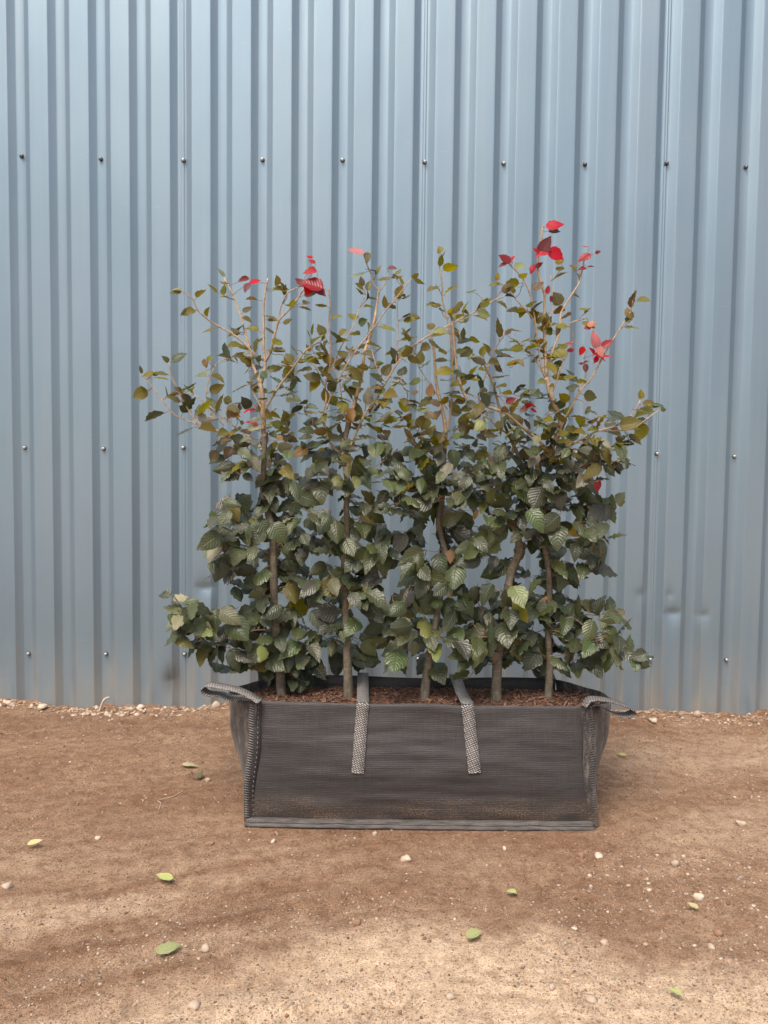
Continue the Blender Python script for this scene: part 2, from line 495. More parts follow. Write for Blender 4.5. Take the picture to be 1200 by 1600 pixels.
WALL_Y = 3.26        # the plane of the narrow valleys of the sheets
xs = np.concatenate([-np.geomspace(1.95, 70, 16)[::-1], np.arange(-1.94, 1.945, 0.0095), np.geomspace(1.95, 70, 16)])
ys = np.concatenate([-np.geomspace(0.5, 70, 12)[::-1], np.linspace(-0.3, 1.15, 12), np.arange(1.2, 3.36, 0.0085), np.geomspace(3.4, 70, 14)])
X, Y = np.meshgrid(xs, ys)
H = soil_height(X, Y) * sstep(6, 3, np.abs(X)) * sstep(-1.0, 0.5, Y)
nx, ny = len(xs), len(ys)
V = np.column_stack([X.ravel(), Y.ravel(), H.ravel()])
ii = np.arange(nx * ny).reshape(ny, nx)
FQ = np.stack([ii[:-1, :-1], ii[:-1, 1:], ii[1:, 1:], ii[1:, :-1]], -1).reshape(-1, 4)
gm = bpy.data.meshes.new('ground')
gm.vertices.add(len(V))
gm.vertices.foreach_set('co', V.ravel())
gm.loops.add(FQ.size)
gm.loops.foreach_set('vertex_index', FQ.ravel())
gm.polygons.add(len(FQ))
gm.polygons.foreach_set('loop_start', np.arange(0, FQ.size, 4))
gm.update(calc_edges=True)
for nm, fn in (('sand', sand_mask), ('damp', damp_mask)):
    a = gm.attributes.new(nm, 'FLOAT', 'POINT')
    a.data.foreach_set('value', fn(X, Y).ravel().astype(np.float32))
ground = link('ground', gm, M['ground'])
tag(ground, 'bare brown dirt yard with paler sandy patches and old tyre ruts', None, None, 'structure')


# ------------------------------------------------------------------ wall
lapx = [at(285.5, 250, WALL_Y).x, at(661.5, 254, WALL_Y).x, at(1039.0, 259, WALL_Y).x]
PITCHX = (lapx[2] - lapx[0]) / 12.0
SHEET = PITCHX * 6
LAP0 = lapx[1]
WALL_H = 5.2
wall = empty('metal_wall', (0, WALL_Y, 0), 'tall blue-grey box-profile steel wall rising behind the planted bag', 'wall')
VAL, SLO, DEP = 0.036, 0.027, 0.022
DENTS = []      # (x, z, half width x, amplitude, decay z)
for px, py, hw, amp, dz in ((1051, 957, 0.05, 0.013, 0.022), (1006, 928, 0.045, 0.010, 0.022), (1046, 928, 0.02, 0.008, 0.022), (1100, 960, 0.03, 0.008, 0.022),
                            (321, 917, 0.055, 0.013, 0.022), (268, 1062, 0.05, 0.012, 0.05), (420, 940, 0.07, 0.008, 0.03),
                            (168, 922, 0.02, 0.003, 0.008)):
    p = at(px, py, WALL_Y - DEP)
    DENTS.append((p.x, p.z, hw, amp, dz))


def profile(lo_lap, hi_lap):
    """(x, depth toward camera, stain) samples of one sheet from lap valley to lap valley"""
    out = []
    for k in range(6):
        x0 = k * PITCHX
        a = VAL / 2
        e = PITCHX - VAL / 2
        b, c = a + SLO, e - SLO
        pts = [(x0 + a - 0.002, 0.0, 0.2), (x0 + a + 0.002, 0.0015, 0.4), (x0 + b - 0.002, DEP - 0.0015, 0.6), (x0 + b, DEP - 0.0003, 0.9)]
        n = 7
        pts += [(x0 + b + 0.003 + (c - b - 0.006) * i / n, DEP, 0.55 if i == 0 else 0.0) for i in range(n + 1)]
        pts += [(x0 + c, DEP - 0.0003, 0.9), (x0 + c + 0.002, DEP - 0.0015, 0.6), (x0 + e - 0.002, 0.0015, 0.3), (x0 + e + 0.002, 0.0, 0.0)]
        if k == 0:
            out += [(-0.013, -0.0012, 0)] + pts
        else:
            out += [(x0, 0.0, 0.0)] + pts
    L = SHEET
    out += [(L - 0.0090, 0.0006, 0), (L - 0.0065, 0.0018, 0), (L - 0.0040, 0.0020, 0), (L - 0.0016, 0.0009, 0), (L + 0.0012, 0.0008, 0), (L + 0.0036, 0.0021, 0), (L + 0.0062, 0.0022, 0), (L + 0.0088, 0.0009, 0), (L + 0.0100, 0.0006, 0)]
    return out


zs = np.concatenate([[-0.06], np.arange(0.0, 0.66, 0.011), np.linspace(0.68, 3.2, 40), [4.2, WALL_H]])
base_z = [at(600, y, WALL_Y).z for y in (253, 705, 1026)]
screw_n = 0


def dome(r, h, seg=10, rings=3):
    vs_, fs = [], []
    for j in range(rings):
        a = j / rings * math.pi / 2
        for i in range(seg):
            t = 2 * math.pi * i / seg
            vs_.append((r * math.cos(a) * math.cos(t), -h * math.sin(a), r * math.cos(a) * math.sin(t)))
    vs_.append((0, -h, 0))
    for j in range(rings - 1):
        for i in range(seg):
            fs.append((j * seg + i, (j + 1) * seg + i, (j + 1) * seg + (i + 1) % seg, j * seg + (i + 1) % seg))
    for i in range(seg):
        fs.append(((rings - 1) * seg + i, len(vs_) - 1, (rings - 1) * seg + (i + 1) % seg))
    return vs_, fs


def make_screw_mesh(name, mcap):
    v1, f1 = dome(0.0098, 0.0032, 12, 2)                        # rubber washer
    v2, f2 = [], []
    seg = 6
    for y in (-0.003, -0.0085):
        for i in range(seg):
            t = 2 * math.pi * i / seg
            v2.append((0.0068 * math.cos(t), y, 0.0068 * math.sin(t)))
    for i in range(seg):
        f2.append((i, seg + i, seg + (i + 1) % seg, (i + 1) % seg))
    v3, f3 = dome(0.0068, 0.004, 12, 3)
    v3 = [(x, y - 0.0085, z) for x, y, z in v3]
    verts, faces, mi = [], [], []
    for v, f, k in ((v1, f1, 0), (v2, f2, 1), (v3, f3, 1)):
        o = len(verts)
        verts += v
        faces += [tuple(i + o for i in q) for q in f]
        mi += [k] * len(f)
    me = mesh(name, verts, faces)
    me.materials.append(M['rubber'])
    me.materials.append(mcap)
    me.polygons.foreach_set('material_index', mi)
    return me


screw_me = {'pale': make_screw_mesh('screw_pale', M['screw']), 'dark': make_screw_mesh('screw_dim', M['screw_dim'])}
for s in range(-5, 5):
    x_off = LAP0 + s * SHEET
    prof = profile(True, True)
    visible = -3 <= s <= 2
    zz = zs if visible else np.array([-0.06, 0.0, 0.5, 1.5, 3.0, WALL_H])
    P = np.array([(x_off + p[0], p[1]) for p in prof])
    ST = np.array([p[2] for p in prof])
    PX, ZZ = np.meshgrid(P[:, 0], zz)
    PD = np.tile(P[:, 1], (len(zz), 1)).copy()
    crest = np.clip(PD / DEP, 0, 1)
    PD += 0.0007 * vnoise(PX * 3.1 + s * 9, ZZ * 1.3, 31) + 0.0004 * vnoise(PX * 9, ZZ * 5, 32)
    soot = np.zeros_like(PD)
    for dx, dz_, hw, amp, dec in DENTS:
        q = np.clip(np.abs(PX - dx) / hw, 0, 1)
        w = np.cos(q * math.pi / 2) ** 1.3
        zl = dz_ + 0.010 * (q * q - 0.4)
        up = np.where(ZZ > zl, np.abs(ZZ - zl) / dec, np.abs(ZZ - zl) / (dec * 1.7))
        PD -= amp * crest * w * np.exp(-up)
        if dec == 0.05:
            soot += np.exp(-((PX - dx) / 0.035) ** 2 - ((ZZ - dz_ - 0.01) / 0.06) ** 2)
    stain = np.tile(ST, (len(zz), 1)) * np.clip(1.15 - ZZ / 0.42, 0, 1) * (0.75 + 0.35 * vnoise(PX * 6, ZZ * 2, 41))
    verts = np.column_stack([PX.ravel(), -PD.ravel(), ZZ.ravel()])
    n1, n2 = len(P), len(zz)
    I = np.arange(n1 * n2).reshape(n2, n1)
    fq = np.stack([I[:-1, :-1], I[:-1, 1:], I[1:, 1:], I[1:, :-1]], -1).reshape(-1, 4)
    me = mesh('cladding_panel', verts, fq.tolist())
    a = me.attributes.new('stain', 'FLOAT', 'POINT')
    a.data.foreach_set('value', np.clip(stain, 0, 1).ravel().astype(np.float32))
    a = me.attributes.new('soot', 'FLOAT', 'POINT')
    a.data.foreach_set('value', np.clip(soot, 0, 1).ravel().astype(np.float32))
    pan = link('cladding_panel', me, M['wall'], wall, smooth=True)
    es = me.edges
    if visible:
        for k in range(3):
            for r_, zb in enumerate(base_z):
                x = x_off + (2 * k) * PITCHX
                pxp, _ = project((x, WALL_Y, zb))
                if not -40 < pxp < 1240:
                    continue
                jit = random.Random(int(pxp) * 7 + r_)
                dark = (r_ == 0 and (pxp < 200 or pxp > 880))  # outer top-row heads: lack of glint painted in with the darker colour
                sc = link('screw', screw_me['dark' if dark else 'pale'], None, pan, smooth=True)
                sc.location = (x + jit.uniform(-0.003, 0.003) + (0.004 if k == 0 else 0), -0.0030 if k == 0 else -0.0008, zb + jit.uniform(-0.006, 0.006))
                sc.rotation_euler = (jit.uniform(-0.15, 0.15), jit.uniform(0, 6), jit.uniform(-0.15, 0.15))


# ------------------------------------------------------------------ planted bag
def grid_mesh(name, fn, nu, nv, uvfn):
    vv, uu, ff = [], [], []
    for j in range(nv + 1):
        for i in range(nu + 1):
            u, v = i / nu, j / nv
            vv.append(fn(u, v))
            uu.append(uvfn(u, v))
    for j in range(nv):
        for i in range(nu):
            a = j * (nu + 1) + i
            ff.append((a, a + 1, a + nu + 2, a + nu + 1))
    return mesh(name, vv, ff, uu)


def ribbon(name, pts, side, width, mat, parent, thick=0.0022, uoff=0.0, sub=6, wfn=None):
    """a flat strap that follows pts; side = direction across the strap"""
    pts = smooth_line(pts, sub)
    vv, uu, ff = [], [], []
    L = 0.0
    for i, p in enumerate(pts):
        if i:
            L += (p - pts[i - 1]).length
        t = (pts[min(i + 1, len(pts) - 1)] - pts[max(i - 1, 0)]).normalized()
        sd = (side(i / (len(pts) - 1)) if callable(side) else Vector(side)).normalized()
        sd = (sd - t * sd.dot(t)).normalized()
        nrm = t.cross(sd)
        for k, (a, b) in enumerate(((-0.5, 0.5), (-0.17, 0.75), (0.17, 0.75), (0.5, 0.5), (0.5, -0.5), (-0.5, -0.5))):
            vv.append(p + sd * a * width + nrm * b * thick)
            uu.append((a * width + uoff, L))
    n = 6
    for i in range(len(pts) - 1):
        for k in range(n):
            ff.append((i * n + k, i * n + (k + 1) % n, (i + 1) * n + (k + 1) % n, (i + 1) * n + k))
    ff.append(tuple(range(n)))
    ff.append(tuple(reversed(range((len(pts) - 1) * n, len(pts) * n))))
    return link(name, mesh(name, vv, ff, uu), mat, parent)


def smooth_line(pts, sub=6, ease=1.0):
    pts = [Vector(p) for p in pts]
    out = []
    for i in range(len(pts) - 1):
        p0, p1, p2, p3 = pts[max(i - 1, 0)], pts[i], pts[i + 1], pts[min(i + 2, len(pts) - 1)]
        for k in range(sub):
            t = k / sub
            c_ = (0.5 * ((2 * p1) + (p2 - p0) * t + (2 * p0 - 5 * p1 + 4 * p2 - p3) * t * t + (3 * p1 - p0 - 3 * p2 + p3) * t ** 3))
            out.append(p1.lerp(p2, t).lerp(c_, ease))
    out.append(pts[-1])
    return out


BF = 2.18                                     # front face of the bag
TL, TR = at(404, 1094, BF + 0.022), at(913, 1103, BF + 0.022)
BL, BR = at(391, 1283, BF), at(921, 1288, BF)
for q in (BL, BR):
    q.z = 0.012
BB = 2.49
bag = empty('planter_bag', ((BL.x + BR.x) / 2, BF + 0.15, 0), 'long black woven fabric planter bag with grey strap handles standing on the dirt', 'planter bag')
bag_o = Vector(bag.location)


def front_pt(u, v):
    p = BL.lerp(BR, u).lerp(TL.lerp(TR, u), v)
    edge = math.sin(math.pi * min(max(u, 0), 1)) ** 0.35 if 0 < u < 1 else 0
    bul = 0.026 * edge * math.sin(math.pi * min(max(v, 0.001) ** 0.62 * 0.97, 1)) ** 0.9
    wr = 0.0060 * mnoise.noise(Vector((u * 3.4, v * 3.2, 1.3))) + 0.0034 * mnoise.noise(Vector((u * 5.0 + v * 2, v * 13, 4.3))) + 0.0014 * mnoise.noise(Vector((u * 9, v * 34, 9.1)))
    sag = -0.004 * math.sin(math.pi * u) * v ** 4 + 0.007 * mnoise.noise(Vector((u * 5, 0, 7))) * v ** 4
    return Vector((p.x, p.y - bul - wr * edge * 1.6, p.z + sag)) - bag_o


def bagpart(o):
    o.parent = bag
    return o


fl = (BR - BL).length
o = link('front_panel', grid_mesh('front_panel', front_pt, 90, 40, lambda u, v: (u * fl, v * 0.36)), M['fabric'], bag)
md = o.modifiers.new('thickness', 'SOLIDIFY')
md.thickness = 0.0025
md.offset = 1.0


def side_pt(sgn):
    TB = (TL if sgn < 0 else TR)
    B0 = (BL if sgn < 0 else BR)

    def f(u, v):                                # u from the front corner to the back corner
        base = Vector((B0.x - sgn * 0.012 * 0, BF + (BB - BF - 0.02) * u, 0.012))
        xt = TB.x + sgn * (0.122 * math.sin(math.pi * min(u * 1.0, 1)) ** 0.85) - sgn * 0.02 * u
        zt = TB.z + (0.350 - TB.z) * u - 0.012 * math.sin(math.pi * u) + 0.006 * mnoise.noise(Vector((u * 4, sgn, 0)))
        top = Vector((xt, BF + (BB - BF) * u, zt))
        p = base.lerp(top, v)
        crease = 0.008 * mnoise.noise(Vector((u * 5, v * 4, 3.0 * sgn))) + 0.004 * mnoise.noise(Vector((u * 14, v * 9, sgn)))
        p.x += sgn * (0.020 * math.sin(math.pi * u) * math.sin(math.pi * v) + crease * math.sin(math.pi * u))
        return p - bag_o
    return f


for sgn in (-1, 1):
    o = link('side_panel', grid_mesh('side_panel', side_pt(sgn), 26, 26, lambda u, v: (u * 0.31, v * 0.36)), M['fabric_dusty'], bag)
    md = o.modifiers.new('thickness', 'SOLIDIFY')
    md.thickness = 0.0025
    md.offset = 0.0


def back_pt(u, v):
    xl, xr = TL.x + 0.02, TR.x - 0.02
    x = xl + (xr - xl) * u
    z = 0.012 + (0.350 + 0.004 * math.sin(9 * u) - 0.012) * v
    return Vector((x, BB - 0.02 * (1 - v) + 0.012 * math.sin(math.pi * u) * v, z)) - bag_o


o = link('back_panel', grid_mesh('back_panel', back_pt, 40, 12, lambda u, v: (u * fl, v * 0.34)), M['fabric'], bag)
md = o.modifiers.new('thickness', 'SOLIDIFY')
md.thickness = 0.0025
bot = [(BL.x, BF + 0.002, 0.011), (BR.x, BF + 0.002, 0.011), (BR.x, BB - 0.02, 0.011), (BL.x, BB - 0.02, 0.011)]
o = link('base_panel', mesh('base_panel', [Vector(p) - bag_o for p in bot], [(0, 1, 2, 3)]), M['fabric'], bag, smooth=False)


def tube(path, rad, sides=6, cap=True):
    vv, ff = [], []
    n = len(path)
    up = Vector((0.3, 1, 0.2)).normalized()
    for i, p in enumerate(path):
        t = (path[min(i + 1, n - 1)] - path[max(i - 1, 0)])
        t = t.normalized() if t.length > 1e-9 else Vector((0, 0, 1))
        a = t.cross(up)
        if a.length < 0.1:
            a = t.cross(Vector((1, 0, 0)))
        a.normalize()
        b = t.cross(a)
        r = rad(i / max(n - 1, 1)) if callable(rad) else rad
        for k in range(sides):
            th = 2 * math.pi * k / sides
            vv.append(p + a * math.cos(th) * r + b * math.sin(th) * r)
    for i in range(n - 1):
        for k in range(sides):
            ff.append((i * sides + k, i * sides + (k + 1) % sides, (i + 1) * sides + (k + 1) % sides, (i + 1) * sides + k))
    if cap:
        ff.append(tuple(reversed(range(sides))))
        ff.append(tuple(range((n - 1) * sides, n * sides)))
    return vv, ff


class Bag:                                     # collects many small shapes into one mesh
    def __init__(self):
        self.v, self.f, self.u, self.mi = [], [], [], []

    def add(self, v, f, uv=None, m=0):
        o = len(self.v)
        self.v += [tuple(q) for q in v]
        self.f += [tuple(i + o for i in q) for q in f]
        self.u += list(uv) if uv is not None else [(0.5, 0.5)] * len(v)
        self.mi += [m] * len(f)

    def build(self, name, mats, parent=None, smooth=True):
        me = mesh(name, self.v, self.f, self.u)
        for m in (mats if isinstance(mats, list) else [mats]):
            me.materials.append(m)
        me.polygons.foreach_set('material_index', self.mi)
        return link(name, me, None, parent, smooth)


# folded corner seams with stitches
for sgn in (-1, 1):
    T0, B0 = (TL, BL) if sgn < 0 else (TR, BR)
    line = []
    for i in range(25):
        v = i / 24
        p = B0.lerp(T0, v)
        line.append(Vector((p.x + sgn * (0.004 + 0.003 * math.sin(9 * v + sgn)), p.y - 0.006 - 0.010 * math.sin(math.pi * v), p.z)) - bag_o)
    vv, ff = [], []
    for i, p in enumerate(line):
        v = i / 24
        w = 0.017
        ang = 0.35 + 0.25 * math.sin(5 * v + 1)
        d = Vector((sgn * math.cos(ang), -math.sin(ang), 0))
        n_ = Vector((-sgn * math.sin(ang), -math.cos(ang), 0))
        for a, b in ((-1.0, -0.002), (-0.9, 0.0045), (0.3, 0.006), (1.0, 0.004), (1.0, -0.003), (0, -0.004)):
            vv.append(p + d * a * w + n_ * b)
    for i in range(24):
        for k in range(6):
            ff.append((i * 6 + k, i * 6 + (k + 1) % 6, (i + 1) * 6 + (k + 1) % 6, (i + 1) * 6 + k))
    seam = link('corner_seam', mesh('corner_seam', vv, ff, [(v.x, v.z) for v in vv]), M['fabric_dusty'] if sgn > 0 else M['fabric'], bag)
    st = Bag()
    for i in range(46):
        v = 0.05 + 0.94 * i / 46
        k = v * 24
        p = line[int(k)].lerp(line[min(int(k) + 1, 24)], k - int(k))
        ang = 0.35 + 0.25 * math.sin(5 * v + 1)
        d = Vector((sgn * math.cos(ang), -math.sin(ang), 0))
        n_ = Vector((-sgn * math.sin(ang), -math.cos(ang), 0))
        q1 = p + d * (0.016 * 0.15) + n_ * 0.0068 - Vector((0, 0, 0.0022))
        q2 = p + d * (0.016 * 1.05) + n_ * 0.0058 + Vector((0, 0, 0.0030))
        st.add(*tube([q1, (q1 + q2) / 2 + n_ * 0.0012, q2], 0.0009, 4))
        if i % 2 == 0:
            q3 = p - d * (0.016 * 0.55) + n_ * 0.0064
            st.add(*tube([q3 - Vector((0, 0, 0.003)), q3 + n_ * 0.0008, q3 + Vector((0, 0, 0.003))], 0.0008, 4))
    st.build('stitching', M['thread'] if sgn < 0 else M['thread_dark'], seam)

# hem along the foot of the front face
hv, hf = [], []
NH = 80
hl, hr = at(383, 1290, BF - 0.02), at(930, 1296, BF - 0.02)
for i in range(NH + 1):
    u = i / NH
    x = hl.x + (hr.x - hl.x) * u
    wob = 0.0022 * mnoise.noise(Vector((u * 14, 0, 2))) + 0.001 * mnoise.noise(Vector((u * 50, 0, 5)))
    bul = 0.016 * math.sin(math.pi * u) ** 0.4 if 0 < u < 1 else 0
    y0 = BF - 0.004 - bul * 0.5
    for dy, dz in ((0.006, 0.020), (-0.004, 0.0215), (-0.013, 0.0185), (-0.016, 0.0145), (-0.0145, 0.0112), (-0.020, 0.0095), (-0.024, 0.0055), (-0.023, 0.001), (0.0, 0.0)):
        hv.append(Vector((x, y0 + dy + wob, max(0.0, dz + (wob if dz > 0.002 else 0)) + 0.002)) - bag_o)
for i in range(NH):
    for k in range(8):
        a = i * 9 + k
        hf.append((a, a + 9, a + 10, a + 1))
hf.append(tuple(range(9)))
hf.append(tuple(reversed(range(NH * 9, NH * 9 + 9))))
hem = link('base_hem', mesh('base_hem', hv, hf, [(v.x, v.z) for v in hv]), M['hem'], bag)
st = Bag()
for i in range(150):
    u = 0.005 + 0.99 * i / 150
    k = u * NH
    a = hv[int(k) * 9 + 3].lerp(hv[min(int(k) + 1, NH) * 9 + 3], k - int(k)) + Vector((0, -0.0006, 0))
    st.add(*tube([a, a + Vector((0.0035, -0.0008, 0.0012))], 0.0007, 4))
st.build('stitching', M['thread'], hem)

# two lifting straps across the compost
for (fx, fy), (tx, ty), (bx, by) in (((557.5, 1210), (562.5, 1098), (567, 1063)), ((741.5, 1210), (734, 1102), (711, 1063))):
    pts = []
    for k in range(6):
        s = k / 5
        px, py = fx + (tx - fx) * s, fy + (ty - fy) * s
        u = (at(px, py, BF).x - BL.x) / (BR.x - BL.x)
        v = min(max((at(px, py, BF - 0.02).z) / TL.z, 0), 0.985)
        pts.append(front_pt(u, v) + Vector((0, -0.0062, 0)))
    u = (at(tx, ty, BF).x - BL.x) / (BR.x - BL.x)
    rim = front_pt(u, 1.0)
    pts.append(rim + Vector((0, -0.002, 0.003)))
    pts.append(rim + Vector((0, 0.012, 0.005)))
    b = at(bx, by, BB)
    bk = Vector((b.x, BB, 0.356)) - bag_o
    pts.append((rim * 0.55 + bk * 0.45) + Vector((0, 0, -0.004)))
    pts.append(bk + Vector((0, -0.004, 0.004)))
    pts.append(bk + Vector((0, 0.010, -0.01)))
    pts.append(bk + Vector((0, 0.010, -0.12)))
    ribbon('strap', pts, (1, 0, 0), 0.036, M['web'], bag, 0.003)

# corner carrying loops
def P2(px, py, Y):
    return at(px, py, Y) - bag_o


lp = [(406, 1096), (392, 1087), (372, 1078), (345, 1072), (326, 1069.5), (317.5, 1075), (325, 1083), (345, 1085), (362, 1090), (385, 1090), (402, 1096)]
ribbon('handle', [P2(x, y, BF - 0.012 + 0.05 * k / 10) for k, (x, y) in enumerate(lp)], lambda s: Vector((0.15, 1, 0.12)), 0.036, M['web'], bag, 0.0026)
lp = [(912, 1103), (922, 1092), (945, 1093), (968, 1099), (986, 1107), (989, 1112), (980, 1117), (962, 1116), (942, 1107), (926, 1098), (915, 1106)]
ribbon('handle', [P2(x, y, BF - 0.004 + 0.03 * k / 10) for k, (x, y) in enumerate(lp)], lambda s: Vector((-0.15, 1, 0.10)), 0.036, M['web_dark'], bag, 0.0026)
lp = [(868, 1068), (862, 1056), (848, 1046), (836, 1036), (832, 1040), (838, 1052), (850, 1060), (864, 1070)]
ribbon('handle', [P2(x, y, BB + 0.012 + 0.02 * k / 7) for k, (x, y) in enumerate(lp)], lambda s: Vector((0.3, 1, 0.5)), 0.034, M['web_dark'], bag, 0.0026)
lp = [(410, 1066), (408, 1052), (413, 1040), (421, 1034), (425, 1040), (419, 1052), (414, 1066)]
ribbon('handle', [P2(x, y, BB + 0.012) for k, (x, y) in enumerate(lp)], lambda s: Vector((0.5, 1, 0.0)), 0.034, M['thread_dark'], bag, 0.0026)

# compost
SOIL_Z = 0.322


def soil_pt(u, v):
    y = BF + 0.027 + (BB - BF - 0.039) * v
    w = 0.085 * math.sin(math.pi * v) ** 0.8
    x = (TL.x + 0.006 - w) + (TR.x - TL.x - 0.012 + 2 * w) * u
    n_ = mnoise.noise(Vector((x * 9, y * 9, 0))) * 0.010 + mnoise.noise(Vector((x * 30, y * 30, 3))) * 0.006
    return Vector((x, y, SOIL_Z - 0.006 * v + n_ * math.sin(math.pi * v)))


soil = link('compost', grid_mesh('compost', soil_pt, 110, 34, lambda u, v: (u, v)), M['soil'])
tag(soil, 'dark brown compost filling the fabric bag', 'compost', None, 'stuff')
chips = Bag()
for i in range(4200):
    u, v = rng.random(), rng.random() ** 0.9
    p = soil_pt(u, min(v, 0.97))
    L, W = rng.uniform(0.004, 0.022) * (1.5 if rng.random() < 0.1 else 1), rng.uniform(0.0008, 0.0030)
    a, tl = rng.uniform(0, math.pi), rng.uniform(-0.5, 0.5)
    d = Vector((math.cos(a) * math.cos(tl), math.sin(a) * math.cos(tl), math.sin(tl)))
    s = Vector((-math.sin(a), math.cos(a), rng.uniform(-0.5, 0.5))).normalized()
    n_ = d.cross(s)
    if p.y + abs(d.y) * L > BB - 0.012 or p.y - abs(d.y) * L * 0.6 < BF + 0.026:
        L *= 0.4
    t_ = W * 0.35
    c = p + Vector((0, 0, rng.uniform(0.0, 0.008)))
    vv = [c + d * (sx * L / 2) + s * (sy * W) * (0.6 if sx > 0 else 1) + n_ * (sz * t_) for sx in (-1, 1) for sy in (-1, 1) for sz in (-1, 1)]
    chips.add(vv, [(0, 1, 3, 2), (4, 6, 7, 5), (0, 4, 5, 1), (2, 3, 7, 6), (0, 2, 6, 4), (1, 5, 7, 3)])
o = chips.build('bark_mulch', M['bark_chip'], None, smooth=False)
tag(o, 'reddish brown shredded bark scattered over the compost', 'mulch', None, 'stuff')


# ------------------------------------------------------------------ beech trees
def leaf_geometry(kind_seed, petiole=True, ruffle=1.0):
    """beech leaf of unit length along +Y, blade normal +Z: 6 rows of 4 quads, wavy rim"""
    r = random.Random(kind_seed)
    rows = 8
    wmax = r.uniform(0.28, 0.34)
    curl, fold, droop, twist = r.uniform(-0.15, 0.25), r.uniform(0.0, 0.34), r.uniform(-0.05, 0.45), r.uniform(-0.35, 0.35)
    vv, uu, ff = [], [], []
    for j in range(rows + 1):
        t = 1 - (1 - j / rows) ** 1.2
        w = wmax * (math.sin(math.pi * min(1.0, 0.07 + 0.92 * t ** 0.86)) ** 0.80 if t < 1 else 0.03)
        if j == 0:
            w = 0.09
        for i in range(5):
            s = (i - 2) / 2
            rim = abs(s) == 1
            wob = (r.uniform(-0.010, 0.008) + 0.006 * (-1) ** j) if rim and 0 < j < rows else 0
            x = s * (w + wob)
            y = 0.1 + 0.9 * t + (r.uniform(-0.014, 0.014) if rim and 0 < j < rows else 0) - (0.05 * abs(s) if 0 < j < rows else 0)
            z = fold * abs(s) * w - curl * s * s * w * 2 - droop * t * t + twist * s * w * t
            z += ruffle * (0.030 * (-1) ** j if abs(s) == 0.5 else (0.070 * (-1) ** j + r.uniform(-0.05, 0.05) if rim else 0)) * (0.4 + w * 2)
            vv.append(Vector((x, y, z)))
            uu.append((0.5 + s * 0.5, t))
    for j in range(rows):
        for i in range(4):
            a = j * 5 + i
            ff.append((a, a + 1, a + 6, a + 5))
    if petiole:
        o = len(vv)
        for y, w in ((-0.06, 0.010), (0.13, 0.012)):
            for dx, dz in ((-1, -0.4), (1, -0.4), (0, 1)):
                vv.append(Vector((dx * w, y, -0.006 + dz * w)))
                uu.append((0.5, 0.02))
        ff += [(o, o + 1, o + 4, o + 3), (o + 1, o + 2, o + 5, o + 4), (o + 2, o, o + 3, o + 5)]
    return vv, ff, uu


LG = [leaf_geometry(100 + k, True, 0.72 if k < 8 else 0.28) for k in range(16)]      # 0-7 ruffled, 8-15 smooth young leaves
LM = {}


def leaf_mesh(kind, k):
    if (kind, k) not in LM:
        v, f, u = LG[k]
        me = mesh(kind + '_leaf', v, f, u)
        me.materials.append(LEAF[kind])
        me.polygons.foreach_set('use_smooth', [True] * len(me.polygons))
        LM[kind, k] = me
    return LM[kind, k]


def leaf_matrix(base, d, n, L, wide=1.0):
    d = d.normalized()
    n = (n - d * n.dot(d))
    n = n.normalized() if n.length > 1e-4 else d.orthogonal().normalized()
    x = d.cross(n)
    m = Matrix((x * L * wide, d * L, n * L)).transposed().to_4x4()
    m.translation = base
    return m


TREES = []
TLAB = [
    ('beech at the left end of the bag with a forked pale stem and red tips', 441),
    ('slender straight beech second from the left with a pink leaf at its tip', 545),
    ('beech in the middle of the row with a leaning trunk base and olive shoots', 663),
    ('tallest beech with a kinked pale trunk and bright red leaves at its top', 776),
    ('thin beech at the right end of the bag beside the back carrying loop', 857),
]
TRUNKS = [
    [(441, 1092), (435, 1020), (429, 950), (427, 880), (425, 830), (418, 800), (411, 770), (412, 735), (413, 700), (412, 670), (411, 630), (407, 599)],
    [(545, 1092), (542, 1000), (540, 940), (538, 884), (543, 828), (541, 790), (545, 767), (540, 735), (535, 706), (540, 683), (548, 646), (553, 633), (561, 603), (566, 576), (570, 550), (577, 529), (585, 501), (589, 475), (592, 454)],
    [(662, 1090), (669, 1040), (680, 980), (688, 925), (696, 871), (689, 837), (685, 814), (691, 781), (694, 745), (694, 715), (697, 677), (690, 635), (682, 600), (678, 550), (672, 518)],
    [(775, 1096), (777, 1040), (784, 980), (790, 940), (794, 917), (800, 889), (811, 861), (811, 833), (830, 792), (843, 749), (841, 722), (856, 706), (868, 687), (877, 662), (863, 623), (854, 590)],
    [(856, 1091), (859, 1040), (856, 980), (858, 926), (857, 890), (851, 858), (842, 829), (836, 795), (830, 765), (814, 722), (800, 690), (785, 655), (770, 598), (757, 570), (754, 544)],
]
TRAD = [(6.8, 3.6), (6.3, 1.7), (6.8, 1.7), (7.4, 4.1), (5.9, 1.4)]
TY = [2.37, 2.36, 2.36, 2.35, 2.38]
